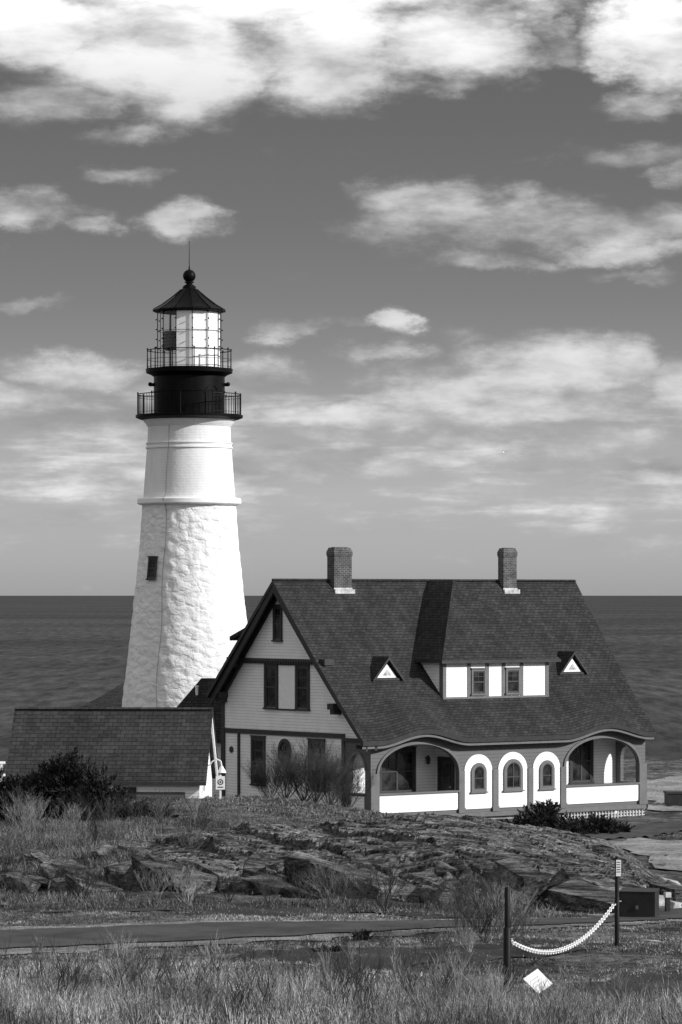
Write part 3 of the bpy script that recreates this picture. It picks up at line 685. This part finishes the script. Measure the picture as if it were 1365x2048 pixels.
# ------------------------------------------------------------------ rocks
def smooth(x,a,b):
    t=np.clip((x-a)/(b-a),0,1); return t*t*(3-2*t)
CX=[-7.2,-5,-3.5,-1.2,0,1.7,3.1,4.6,6.3,7.6,8.6,9.6]; CZ=[2.7,3.2,3.45,3.48,3.55,3.74,3.72,3.55,3.25,3.05,2.6,2.2]
FX=[-7,-4,-2,0,1.5,3,5,7,9]; FY=[88.5,86.8,87.6,86.6,85.8,85.2,85.4,84.8,86.5]
ox=np.arange(-7.4,9.8,.05); oy=np.concatenate([np.arange(82.6,92,.05),np.arange(92,112,.12)])
OX,OY=np.meshgrid(ox,oy)
wx=OX+.5*(vn(OX*.7,OY*.7,1)-.5)+.10*(vn(OX*3,OY*3,2)-.5); wy=OY+.6*(vn(OX*.6,OY*.6,3)-.5)+.12*(vn(OX*2.7,OY*2.7,4)-.5)
def slabs(per,perq,dx,dy,o):
    s=(wx*dx+wy*dy)/per+.5*vn(wx*.3,wy*.3,o); fs=np.floor(s); fr=s-fs
    q=(-wx*dy+wy*dx)/perq+hsh(fs,fs*0+3,o)*5; fq=np.floor(q); qr=q-fq
    return fr,fs,fq,qr,hsh(fs,fq,o)
f1,a1,b1,q1,r1=slabs(2.1,2.6,.93,.25,5); f2,a2,b2,q2,r2=slabs(.7,1.4,.86,.45,6); f3,a3,b3,q3,r3=slabs(.26,1.6,.35,.92,7)
front=np.interp(OX,FX,FY)+1.5*(r1-.5)-1.9*(f1-.5)-.5*(f2-.5)
crest=np.interp(OX,CX,CZ)
rise=.60*smooth(OY,front-.10,front+.10)+.26*smooth(OY,front+.6+.6*r2,front+.8+.6*r2)+.14*smooth(OY,front+1.6,front+2.4)
fz=1-smooth(OY,front+1.2,front+4.0)
topamp=.30-.20*smooth(OX,.5,3.0)
amp=topamp+(1-topamp)*fz
base=gz(OX,OY,False)-.25
off=amp*(.80*(-f1)+.45*(r1-1)+.28*(-f2)+.24*(r2-1))*.9 -.06*f3 -.05*(1-r3)
crk=-(.65*amp)*((q1<.035)|(f1<.03)) -.24*amp*((q2<.05)|(f2<.05))
off=off+crk+.07*(vn(OX*2,OY*2,8)-.5)+.03*(vn(OX*7,OY*7,9)-.5)
edge=smooth(OX,-7.4,-4.2)*(1-smooth(OX,7.8,9.7)); fall=1-smooth(OY,101,110)
H=crest+.20-(.20*(1-vn(OX*.35,OY*.3,10)))-.12*smooth(OX,.5,3)
Z=base+(H+off*(.35+.65*rise)-base)*rise*fall*edge
outc=fast_mesh('rock_outcrop',np.stack([OX.ravel(),OY.ravel(),Z.ravel()],1),gridfaces(len(ox),len(oy)),[M['rock']],None,'layered fractured rock outcrop rising from dry grass',category='rock')
def hull_block(bm,c,size,rot,n=16):
    pts=rng.uniform(-1,1,(n,3)); pts=np.sign(pts)*np.abs(pts)**.35
    vs=[bm.verts.new(Vector(c)+rot@Vector((p[0]*size[0],p[1]*size[1],p[2]*size[2]))) for p in pts]
    bmesh.ops.convex_hull(bm,input=vs)
    bmesh.ops.delete(bm,geom=[v for v in vs if not v.link_faces],context='VERTS')
def blocks(name,items,label,parent=None,category=None,group=None,mat='rock'):
    bm=bmesh.new()
    for c,s,r in items: hull_block(bm,c,s,r)
    bmesh.ops.recalc_face_normals(bm,faces=bm.faces)
    me=bpy.data.meshes.new(name); bm.to_mesh(me); bm.free(); me.materials.append(M[mat])
    ob=bpy.data.objects.new(name,me); COL.objects.link(ob); deco(ob,parent,label,category,group); return ob
items=[]
for i in range(48):
    x=random.uniform(-5.0,8.4); fr=float(np.interp(x,FX,FY)); t=random.random()**1.3; y=fr-.8+t*1.8
    cz=float(np.interp(x,CX,CZ)); zb=gzf(x,y); z=zb+(cz-zb)*max(0,min(1,t*1.1-.15))*.8
    s=random.choice([.25,.4,.55,.8])*random.uniform(.8,1.2)
    items.append(((x,y,z-.12-.15*s),(s*1.25,s*.7,s*.75),Euler((random.gauss(.08,.12),random.gauss(.25,.10),random.gauss(-.75,.22))).to_matrix()))
blocks('ledge_blocks',items,None,outc)
bl=[(-8.6,88,.45),(-7.6,87.0,.4),(-6.3,86.6,.5),(-5.6,88.5,.5),(-7.1,90,.45),(-8.2,93,.4),(-6,95,.4),(-8.9,85.2,.45)]
for x,y,s in bl:
    z=gzf(x,y); its=[((x+random.uniform(-.7,.7)*s*1.5,y+random.uniform(-.3,.3),z+s*.1+random.uniform(-.1,.15)*s),(s*random.uniform(.7,1.3),s*.7,s*random.uniform(.5,.75)),Euler((random.gauss(.2,.15),random.gauss(.3,.12),random.gauss(-.7,.25))).to_matrix()) for _ in range(4)]
    blocks('boulder',its,'angular weathered boulder half buried in brush',None,'boulder','boulders scattered around the outcrop')
for x,y,s in((7.75,85.6,.28),(8.2,86.2,.33),(8.05,84.6,.2),(7.5,86.8,.3),(8.6,87.5,.35),(8.35,90,.3),(7.3,84.2,.16)):
    blocks('boulder',[((x,y,gzf(x,y)+s*.35),(s*1.2,s*.8,s*.7),Euler((.1,.2,random.uniform(-1,1))).to_matrix())],'pale angular rock beside the utility cabinet',None,'boulder','boulders scattered around the outcrop','concrete')
xb,yb=8.0,78.0
blocks('boulder',[((xb,yb,gzf(xb,yb)+.12),(.42,.35,.3),Euler((.2,.1,.4)).to_matrix())],'dark rounded boulder beside the asphalt path',None,'boulder','boulders scattered around the outcrop')
xb,yb=5.9,66.5
blocks('boulder',[((xb,yb,gzf(xb,yb)+.02),(.25,.2,.06),Euler((.0,.1,.4)).to_matrix())],'flat pale stone lying on the turf',None,'boulder','boulders scattered around the outcrop','concrete')

# ------------------------------------------------------------------ posts, chain, cabinet, placard
def post(x,y,h,r0,r1,hs,label,sign=False):
    z=gzf(x,y); e=empty('barrier_post',(x,y,z),0,label,'post','black posts holding a white chain')
    mb=MB(); mb.lathe([(r0,-.3),(r0,hs),(r0*.9,hs+.01),(r1,hs+.012),(r1,h-.02),(r1*.7,h),(.001,h)],12); make(mb,'shaft',[M['blackpost']],e,smooth=True)
    mb=MB(); mb.tube((r0*.6,0,.83),(r0+.035,.01,.83),.012,.012,6); make(mb,'chain_hook',[M['flash']],e)
    if sign:
        mb=MB(); mb.box(-.02,.07,-.055,-.045,h-.36,h-.06,0)
        for k in range(5): mb.box(-.008,.055,-.0575,-.0555,h-.11-k*.045,h-.095-k*.045,1)
        make(mb,'sign_plate',[M['white'],M['ink']],e)
    return (x,y,z)
P1=post(2.645,56,1.66,.062,.042,1.0,'black two-section post holding one end of a white chain')
P2=post(5.10,65,1.66,.045,.04,.9,'slim black post with a small white notice near its top',True)
A=Vector((P1[0]+.08,P1[1],P1[2]+.78)); B=Vector((P2[0]-.05,P2[1],P2[2]+.78))
n=84; mb=MB(); cp=[]
for i in range(n+1):
    t=i/n; p=A.lerp(B,t); p.z-=4*.45*t*(1-t); cp.append(p)
for i in range(n):
    c=(cp[i]+cp[i+1])/2; d=(cp[i+1]-cp[i]); L=d.length*.70; d.normalize(); s=d.cross(Vector((0,0,1))).normalized(); u=s.cross(d)
    w=(s+u*.3).normalized() if i%2 else (u-s*.3).normalized(); ring=[]
    for k in range(8):
        a=2*math.pi*k/8; ring.append(c+d*(L*math.cos(a))+w*(.038*math.sin(a)))
    for k in range(8): mb.tube(ring[k],ring[(k+1)%8],.0085,.0085,4)
make(mb,'barrier_chain',[M['chain']],None,'white plastic link chain sagging between two black posts','chain')
xc,yc=6.95,82; e=empty('utility_cabinet',(xc,yc,gzf(xc,yc)),-.25,'low plain dark metal utility cabinet on a pad','cabinet')
mb=MB(); mb.box(-.42,.42,-.3,.3,-.1,.64); mb.box(-.39,.39,-.312,-.301,.05,.58); make(mb,'body',[M['box']],e)
mb=MB(); mb.add([(-.43,-.31,.642),(.43,-.31,.642),(.43,.31,.642),(-.43,.31,.642),(-.43,-.31,.66),(.43,-.31,.66),(.43,.31,.70),(-.43,.31,.70)],[(0,3,2,1),(4,5,6,7),(0,1,5,4),(1,2,6,5),(2,3,7,6),(3,0,4,7)]); make(mb,'lid',[M['box']],e)
mb=MB(); mb.box(-.03,.03,-.33,-.313,.25,.34); make(mb,'handle',[M['trimlight']],e)
mb=MB(); mb.box(-.5,.5,-.40,.40,-.1,.03); o=make(mb,'concrete_pad',[M['pad']],e)
for x,y,h in((7.75,83.5,.5),(7.95,80.5,.42)):
    e=empty('marker_post',(x,y,gzf(x,y)),.3,'short weathered marker post beside the path','post','short marker posts')
    mb=MB(); mb.box(-.05,.05,-.05,.05,-.2,h-.12); make(mb,'shaft',[M['box']],e)
    mb=MB(); mb.box(-.07,.07,-.07,.07,h-.119,h); make(mb,'cap',[M['flash']],e)
xp,yp=2.99,53.8; e=empty('ground_placard',(xp,yp,gzf(xp,yp)),.25,'tilted blank white placard on a low dark stand','sign')
mb=MB(); mb.box(-.50,-.06,-.12,.25,-.2,.06); mb.box(-.04,.04,-.02,.06,-.2,.1); make(mb,'stand',[M['box']],e)
mb=MB(); Rm=Euler((math.radians(45),math.radians(-28),.3)).to_matrix()
Fp=lambda a,b,d: tuple(Rm@Vector((a,b,d))+Vector((0.02,0,.22)))
boxF(mb,Fp,-.15,.15,-.17,.17,0,.02,0)
for k in range(3): boxF(mb,Fp,-.10,.06,.06-k*.06,.068-k*.06,.0205,.0225,1)
make(mb,'panel',[M['white'],M['flash']],e)
xq,yq=16.95,178; e=empty('storage_bin',(xq,yq,gzf(xq,yq)),.1,'dark compact storage bin on the far lawn','bin')
mb=MB(); mb.box(-.5,.5,-.5,.5,-.3,.62); make(mb,'body',[M['box']],e)
mb=MB(); mb.box(-.55,.55,-.55,.55,.621,.72); make(mb,'lid',[M['trim']],e)

# ------------------------------------------------------------------ vegetation
def dist_poly(x,y,cl):
    pts=np.array([(p.x,p.y) for p in cl])[::4]; d=np.full(x.shape,1e9)
    for p in pts: d=np.minimum(d,(x-p[0])**2+(y-p[1])**2)
    return np.sqrt(d)
def blades(name,x,y,h,w,mat,label,lean=.35):
    n=len(x); z=gz(x,y)-.02; a=rng.uniform(0,2*np.pi,n); l=rng.normal(0,lean,n)*h; l2=rng.normal(0,lean,n)*h
    wx=np.cos(a)*w/2; wy=np.sin(a)*w/2
    V=np.empty((n,5,3))
    V[:,0]=np.stack([x-wx,y-wy,z],1); V[:,1]=np.stack([x+wx,y+wy,z],1)
    V[:,2]=np.stack([x+wx*.8+l*.35,y+wy*.8+l2*.35,z+h*.55],1); V[:,3]=np.stack([x-wx*.8+l*.35,y-wy*.8+l2*.35,z+h*.55],1)
    V[:,4]=np.stack([x+l,y+l2,z+h*np.sqrt(np.clip(1-(l/h)**2*.5,.2,1))],1)
    o=np.arange(n)[:,None]*5
    F=np.concatenate([o+np.array([[0,1,2]]),o+np.array([[0,2,3]]),o+np.array([[3,2,4]])],0)
    return fast_mesh(name,V.reshape(-1,3),F,[mat],'stuff',label,False,category='grass')
def field(n,y0,y1,xr):
    y=rng.uniform(y0,y1,n); x=rng.uniform(-1,1,n)*(y*xr); return x,y
# clumped tall grass: tuft centres with several stalks each
cx_,cy_=field(15000,37,63,.108)
pt=vn(cx_*.8,cy_*.45,12)*.55+vn(cx_*2.4,cy_*1.4,13)*.45
lim=56.5+4.5*smooth(-cx_,-2,4)+3*(vn(cx_*.8,cy_*.8,11)-.5)-4.5*smooth(cx_,1.2,3.0)
k=(cy_<lim)&((pt>.42)|(rng.random(len(cx_))<.12))
cx_,cy_,pt=cx_[k],cy_[k],pt[k]; ns=rng.integers(6,22,len(cx_))
x=np.repeat(cx_,ns)+rng.normal(0,.055,ns.sum()); y=np.repeat(cy_,ns)+rng.normal(0,.07,ns.sum()); ph=np.repeat(.35+1.15*pt*rng.uniform(.6,1.5,len(pt)),ns)
hh=rng.uniform(.07,.30,len(x))*ph*np.interp(y,[37,44,52,62],[1.9,1.6,.95,.4])*np.where((x>1.8)&(y>48),.6,1)
blades('dry_grass',x,y,hh,rng.uniform(.005,.011,len(x)),M['grass'],'tall dry winter grass on the near slope',.3)
x,y=field(200000,46,84,.108)
d=dist_poly(x,y,pc1); wid=np.interp(x,[-12,0,8],[2.0,1.7,1.0])
bed=((((x-.9)/3.3)**2+((y-64.2)/2.6)**2)<1)|((((x-6.9)/2.9)**2+((y-56)/4.6)**2)<1)|((((x+1.5)/6.5)**2+((y-81.2)/2.6)**2)<1)  # turf thins over the bed, the painted shadow patch and the litter
pt=vn(x*1.2,y*.7,14)
k=(d>wid+.22*rng.normal(size=len(x)))&(~bed|(rng.random(len(x))<.12))&((pt>.36)|(rng.random(len(x))<.2))
x,y=x[k],y[k]
blades('short_turf',x,y,rng.uniform(.02,.085,len(x)),rng.uniform(.010,.018,len(x)),M['grass2'],'short dry turf bordering the path',.6)
x,y=field(150000,80,130,.108)
d=dist_poly(x,y,pc1); rk=(x>-5.5)&(x<8.9)&(y>84.2)&(y<108); pt=vn(x*1.0,y*.8,15)
k=(d>1.8)&(~rk|((rng.random(len(x))<.06)&(pt>.68)&(x<3)))&(pt>.32)&~((x>8.3)&(y>92))
x,y,pt=x[k],y[k],pt[k]
blades('rough_grass',x,y,rng.uniform(.08,.40,len(x))*(.35+.9*pt)*np.where(x>6,.3,1)*np.interp(y,[80,86,105,115],[.6,1,1,.4]),rng.uniform(.010,.022,len(x)),M['grass3'],'rough tussocky grass around the rocks',.55)
x,y=field(50000,128,205,.105)
uu=(x-1.35)*.788+(y-160)*.616; vq=-(x-1.35)*.616+(y-160)*.788
k=(dist_poly(x,y,pc2)>1.9)&((uu<-.5)|(uu>17.5)|(vq<-.5))&((x<8.5)|(y<150))
x,y=x[k],y[k]; blades('lawn_grass',x,y,rng.uniform(.04,.16,len(x)),rng.uniform(.03,.05,len(x)),M['grass3'],'short dry lawn grass around the house',.6)

def grow(mb,p,d,L,r,depth,spread,segs=3,up=.12):
    q=p
    for s in range(segs):
        d2=(d+Vector((random.gauss(0,.13),random.gauss(0,.13),up*random.random()))).normalized()
        q2=q+d2*(L/segs); mb.tube(q,q2,r*(1-.25*s/segs),r*(1-.25*(s+1)/segs),3)
        if depth>0 and s>0 and random.random()<.75:
            dd=(d2+Vector((random.gauss(0,spread),random.gauss(0,spread),random.gauss(.1,spread*.5)))).normalized(); grow(mb,q2,dd,L*random.uniform(.45,.7),r*.6,depth-1,spread,segs,up)
        q=q2; d=d2
    if depth>0:
        for _ in range(2):
            dd=(d+Vector((random.gauss(0,spread),random.gauss(0,spread),random.gauss(.1,spread*.5)))).normalized(); grow(mb,q,dd,L*random.uniform(.5,.75),r*.62,depth-1,spread,segs,up)
def bush_template(name,nst,h,r,depth,spread,fan,mat,label,group,loc,rot=0,scale=1):
    e=empty(name,loc,rot,label,'shrub',group); e.scale=(scale,)*3
    mb=MB()
    for _ in range(nst):
        a=random.uniform(0,6.28); f=random.uniform(.1,fan); grow(mb,Vector((0,0,-.06)),Vector((math.cos(a)*f,math.sin(a)*f,1)).normalized(),h*random.uniform(.35,.55),r,depth,spread)
    make(mb,'branches',[mat],e,normals=False); return e
lb='leafless twiggy shrub standing in dry grass'; gp='bare shrubs on the slope'
T=[bush_template('bare_shrub',4,.90,.007,2,.33,.45,M['twig' if i%2 else 'twigdark'],lb,gp,(-2.0+i*1.1,45+i,gzf(-2.0+i*1.1,45+i))) for i in range(6)]
for i in range(170):
    y=random.uniform(40.5,58); x=random.uniform(-1,1)*y*.102
    if x>1.9 and y>48: continue
    copy_tree(T[i%6],(x,y,gzf(x,y)),random.uniform(0,6.28),random.uniform(.5,1.2)*(1 if y<52 else .75))
lb2='dense bare twiggy bush on dark leaf litter'; gp2='bare bushes near the rocks'
T2=[bush_template('bare_bush',14,1.25,.009,3,.38,.8,M['twigdark' if q!=1 else 'twig'],lb2,gp2,loc) for q,loc in enumerate(((2.75,69.5,gzf(2.75,69.5)),(-.3,82.5,gzf(-.3,82.5)),(1.0,82,gzf(1,82))))]
for (x,y,s) in((3.35,70.2,1.0),(2.3,68.5,.8),(3.0,70.8,1.05),(2.5,70.2,1.0),(3.1,68.8,.85),(2.75,67.6,.7),(3.6,69,.6),(-3.6,83,.8),(-4.4,84,.7),(-6.2,84.5,.75),(-7.6,84,.7),(-.9,84,.75),(.4,83.8,.7),(-8.6,92,.9),(-5.5,90,.8),(-2.7,84.3,.7),(3.2,67.2,.5),(1.6,66,.4),(.8,65.5,.35),(-1.2,64,.35),(.1,63.6,.3),(1.8,64,.35),(2.4,65.4,.4),(-.6,65.8,.3),(-7,100,.9),(-9.5,105,1),(-4.2,103,.8),(-5.5,108,.8),(-7.4,95,.9),(-6.4,98,.9),(-4.0,96,.7),(-8.9,101,1.0),(-9.9,110,1.),(-8.2,109,.9),(-6.6,112,.8),(-10.5,101,.8),(-8.0,104.5,.8),(-10,95,.8),(-5.2,86,.6),(-6.9,87,.7),(5.2,84.2,.35),(2.2,84.1,.4),(-9.4,88,.8),(-9.2,84,.6),(-3.2,106,.7),(-6,116,.8),(-7.6,115,.8),(-5,120,.7),(-1.7,82.4,.6),(.2,81.8,.6)):
    copy_tree(T2[random.randrange(3)],(x,y,gzf(x,y)),random.uniform(0,6.28),s)
lb3='low dense leafless shrub against the gable wall of the house'; gp3='shrubs beside the house'
T3=bush_template('large_bare_shrub',30,2.4,.014,4,.36,1.3,M['twigdark'],lb3,gp3,(-1.6,152.5,gzf(-1.6,152.5)))
for (x,y,s) in((-3.1,153,.7),(-.5,152,.92),(.35,153.5,.75),(-2.4,151.5,.8),(-1.1,151,.9),(-.1,151.2,.7)):
    copy_tree(T3,(x,y,gzf(x,y)),random.uniform(0,6.28),s)

def juniper(loc,lobes,n,ln,label,name='juniper_bush',spike=1.0):
    e=empty(name,loc,0,label,'bush','dark evergreen bushes')
    V=[];F=[]; nl=sum(l[3]*l[4] for l in lobes)
    for (cx,cy,cz,rx,rz) in lobes:
        m=int(n*rx*rz/nl); nb=max(8,m//45)
        for _ in range(nb):
            d=Vector((random.gauss(0,1),random.gauss(0,1),random.gauss(.25,1))).normalized()
            rad=random.uniform(.65,1.22); tip=Vector((cx+d.x*rx*rad,cy+d.y*rx*rad,cz+d.z*rz*rad)); root=Vector((cx+d.x*rx*.35,cy+d.y*rx*.35,cz+d.z*rz*.35-.1))
            dirn=(tip-root).normalized()
            for _ in range(45):
                t=random.random()**.7; p=root.lerp(tip,t)+Vector((random.gauss(0,1),random.gauss(0,1),random.gauss(0,1)))*(.10*rx*(1.15-t))
                g=(dirn*spike+Vector((random.gauss(0,.5),random.gauss(0,.5),random.gauss(.3,.5)))).normalized()*ln*random.uniform(.6,1.4)
                s=g.cross(Vector((random.gauss(0,1),random.gauss(0,1),random.gauss(0,1)))).normalized()*ln*.22
                o=len(V); V+= [p-s,p+s,p+g]; F.append((o,o+1,o+2))
    fast_mesh('foliage',[tuple(v) for v in V],F,[M['juniper']],None,None,False,parent=e)
    mb=MB()
    for (cx,cy,cz,rx,rz) in lobes: mb.tube((cx*.3,cy*.3,-.2),(cx,cy,cz+rz*.3),.06,.02,6)
    make(mb,'trunk',[M['twigdark']],e); return e
zj=10-(1655-1190)/60.7
juniper((-9.0,116,max(zj-.1,gzf(-9,116)-.15)),[(0,0,1.35,.95,1.15),(-.9,.2,1.0,.85,1.0),(.9,.1,1.0,.85,1.0),(-1.6,0,.6,.6,.85),(1.5,0,.6,.6,.8),(.2,-.3,.5,1.1,.8),(-.1,.0,1.9,.6,.5),(0,-.2,.25,1.5,.6)],42000,.12,'large dark juniper bush in front of the outbuilding')
juniper((-10.8,117,gzf(-10.8,117)),[(0,0,.6,.8,.9),(-.8,0,.9,.6,.9)],8000,.13,'dark juniper bush at the edge of the outbuilding')
juniper((-6.4,124,gzf(-6.4,124)),[(0,0,.1,.7,.35),(-.9,0,.2,.7,.4)],4500,.11,'low dark juniper below the outbuilding eave')
juniper((7.7,135,gzf(7.7,135)),[(0,0,.55,.9,.75),(-.9,0,.35,.7,.5),(.9,-.2,.3,.7,.6),(.2,0,1.0,.5,.45)],13000,.10,'rounded dark evergreen bush by the porch')
juniper((9.9,138,gzf(9.9,138)),[(0,0,.4,.7,.5),(-.7,0,.3,.5,.45),(.6,0,.3,.45,.4)],8000,.10,'low dark evergreen bush by the porch')
juniper((11.3,142,gzf(11.3,142)),[(0,0,.2,.5,.3)],2500,.08,'tiny dark evergreen bush by the porch')
juniper((2.9,122,2.05),[(0,0,.2,.45,.18),(.5,0,.12,.35,.16)],3500,.06,'small dark evergreen bush behind the outcrop')
juniper((.42,69.2,gzf(.42,69.2)),[(0,0,.06,.2,.12)],1500,.05,'small cushion of dark evergreen on the bed')
juniper((-.25,66,gzf(-.25,66)),[(0,0,.05,.25,.1)],1500,.05,'small cushion of dark evergreen on the bed')
mb=MB(); mb.lathe([(.001,-.2),(.03,-.15),(.06,0),(.04,.12),(.001,.2)],8)
mb.v=[(z*1.0,y,x) for (x,y,z) in mb.v]
for sgn in(-1,1): mb.add([(.06,sgn*.03,.02),(-.06,sgn*.03,.02),(-.05,sgn*.3,.12),(.07,sgn*.3,.12),(-.08,sgn*.62,.02)],[(0,1,2,3),(3,2,4)])
make(mb,'seagull',[M['white']],None,'white gull gliding with spread wings','bird',loc=(10.14,220,18.9),rot=1.4,normals=False)

# ------------------------------------------------------------------ camera, sun, world
cam=bpy.data.cameras.new('camera'); co=bpy.data.objects.new('camera',cam); COL.objects.link(co); scene.camera=co
co.location=(0,0,10); co.rotation_euler=(math.pi/2,0,0)
cam.sensor_fit='HORIZONTAL'; cam.sensor_width=36; cam.lens=7040/1365*36; cam.shift_y=166/1365; cam.shift_x=0; cam.clip_start=1; cam.clip_end=250000
az=math.radians(19); el=math.radians(25)
S=Vector((math.cos(az)*math.cos(el),-math.sin(az)*math.cos(el),math.sin(el)))
sun=bpy.data.lights.new('sun','SUN'); sun.energy=5.0; sun.angle=math.radians(.5); sun.color=(1,1,1)
so=bpy.data.objects.new('sun',sun); COL.objects.link(so); so.rotation_euler=S.to_track_quat('Z','Y').to_euler(); so.location=(30,0,60)
scene.render.resolution_x=682; scene.render.resolution_y=1024
w=bpy.data.worlds.new('World'); scene.world=w; w.use_nodes=True; t=w.node_tree; T=NT(t)
bg=t.nodes['Background']
sky=T.n('ShaderNodeTexSky',sky_type='NISHITA'); sky.sun_disc=False; sky.sun_elevation=el; sky.sun_rotation=math.atan2(S.x,S.y)
skbw=T.n('ShaderNodeRGBToBW'); t.links.new(sky.outputs[0],skbw.inputs[0])
tc=T.n('ShaderNodeTexCoord'); sp=T.n('ShaderNodeSeparateXYZ'); t.links.new(tc.outputs['Generated'],sp.inputs[0])
U=T.m('MULTIPLY',T.m('ARCTAN2',sp.outputs[0],sp.outputs[1]),7.04)
V=T.m('MULTIPLY',T.m('ARCSINE',sp.outputs[2]),7.04)
P0=T.comb(U,V)
wn=T.n('ShaderNodeTexNoise'); t.links.new(T.mapping(P0,scale=(1,1.8,1)),wn.inputs['Vector']); wn.inputs['Scale'].default_value=4.2; wn.inputs['Detail'].default_value=8; wn.inputs['Roughness'].default_value=.64
sb=T.n('ShaderNodeVectorMath',operation='SUBTRACT'); t.links.new(wn.outputs[1],sb.inputs[0]); sb.inputs[1].default_value=(.5,.5,.5)
sm=T.n('ShaderNodeVectorMath',operation='MULTIPLY'); t.links.new(sb.outputs[0],sm.inputs[0]); sm.inputs[1].default_value=(.34,.13,0)
ad=T.n('ShaderNodeVectorMath',operation='ADD'); t.links.new(P0,ad.inputs[0]); t.links.new(sm.outputs[0],ad.inputs[1]); PW=ad.outputs[0]
def E(cx,cy,rx,ry,a=1.0): return ((cx-682.5)/1000,(1190-cy)/1000,rx/1000,ry/1000,a)
els=[E(60,60,260,105,1.1),E(330,120,330,150,1.05),E(640,110,280,140,1.05),E(900,80,230,115,.95),E(110,215,230,60,.8),E(620,200,120,50,.65),E(500,-90,900,190,1.25),
 E(1310,95,160,120,1.1),E(1110,70,90,90,.5),E(1310,215,130,45,.62),E(880,185,110,40,.5),E(265,350,100,28,.46),E(230,285,100,30,.42),
 E(70,430,180,44,.76),E(175,462,80,30,.66),E(370,445,120,42,.92),
 E(860,410,240,54,.72),E(1000,455,350,74,.82),E(1250,450,270,62,.82),E(1230,505,190,36,.75),E(1240,310,260,36,.42),E(1365,350,60,45,.6),E(980,525,200,24,.52),E(1300,555,130,20,.48),E(45,607,120,20,.48),
 E(585,668,85,34,.78),E(777,645,66,40,.9),E(690,658,130,20,.52),E(1080,735,240,90,.98),E(960,790,300,80,.86),E(1210,720,120,80,.9),E(1350,765,130,85,1.0),E(700,825,290,55,.84),E(150,745,230,50,.76),E(480,735,180,36,.60),E(60,800,220,50,.72),E(230,855,230,45,.78),E(760,715,120,30,.58),
 E(900,890,500,50,.62),E(640,935,300,36,.62),E(1150,880,320,55,.68)]
D=None
for cx,cy,rx,ry,a in els:
    v=T.n('ShaderNodeVectorMath',operation='SUBTRACT'); t.links.new(PW,v.inputs[0]); v.inputs[1].default_value=(cx,cy,0)
    v2=T.n('ShaderNodeVectorMath',operation='MULTIPLY'); t.links.new(v.outputs[0],v2.inputs[0]); v2.inputs[1].default_value=(1/rx,1/ry,0)
    ln=T.n('ShaderNodeVectorMath',operation='LENGTH'); t.links.new(v2.outputs[0],ln.inputs[0])
    e=T.ss(ln.outputs['Value'],.2,1.35,a,0.0)
    D=e if D is None else T.m('MAXIMUM',D,e)
fb=T.noise(T.mapping(P0,scale=(1,2.3,1)),4.6,12,.60); fb2=T.noise(T.mapping(P0,loc=(3,5,1),scale=(1,3.0,1)),3.2,10,.58)
st=T.noise(T.mapping(P0,loc=(1,2,3),scale=(1,7.0,1)),1.8,9,.60)
band=T.m('MULTIPLY',T.ss(V,.02,.20),T.m('SUBTRACT',1.0,T.ss(V,.34,.52)))
bank=T.m('MULTIPLY',band,T.ss(st,.38,.62,.25,.85))
D=T.m('MAXIMUM',D,bank)
away=T.m('MAXIMUM',T.ss(T.m('ABSOLUTE',U),.95,1.6),T.ss(V,1.35,2.2))
gen=T.m('MULTIPLY',away,T.ss(T.noise(T.mapping(P0,scale=(1,1.6,1)),.8,6,.6),.36,.56,.0,.95))
D=T.m('MAXIMUM',D,gen)
dens=T.m('ADD',D,T.m('MULTIPLY',T.m('SUBTRACT',fb,.5),1.6))
cov=T.ss(dens,.16,.95)
def ramp(val,stops):
    r=T.n('ShaderNodeValToRGB'); t.links.new(val,r.inputs[0]); cr=r.color_ramp
    while len(cr.elements)>1: cr.elements.remove(cr.elements[-1])
    cr.elements[0].position=stops[0][0]; cr.elements[0].color=(stops[0][1],)*3+(1,)
    for p,c in stops[1:]:
        e=cr.elements.new(p); e.color=(c,)*3+(1,)
    b=T.n('ShaderNodeRGBToBW'); t.links.new(r.outputs[0],b.inputs[0]); return b.outputs[0]
V2=T.m('DIVIDE',V,2.4)
base=ramp(V2,[(0,.36),(.03,.42),(.079,.455),(.121,.41),(.1625,.33),(.204,.25),(.246,.205),(.308,.165),(.39,.135),(.5,.11),(1,.10)])
base=T.m('ADD',T.m('MULTIPLY',base,.97),T.m('MULTIPLY',skbw.outputs[0],.004))
shade=T.ss(T.m('ADD',T.m('MULTIPLY',fb2,1.15),T.m('MULTIPLY',dens,.24)),.46,.98,.29,.80)
topg=ramp(V2,[(0,1.25),(.05,1.2),(.10,1.08),(.14,1.0),(.19,.97),(.25,.95),(.34,.88),(.40,.92),(.44,1.15),(.49,1.5),(1,1.2)])
cc=T.m('MULTIPLY',shade,topg)
fin=T.m('ADD',T.m('MULTIPLY',base,T.m('SUBTRACT',1.0,cov)),T.m('MULTIPLY',cc,cov))
fin=T.m('MULTIPLY',fin,T.ss(sp.outputs[2],-.02,0,.45,1))
t.links.new(fin,bg.inputs[0]); bg.inputs[1].default_value=1.0
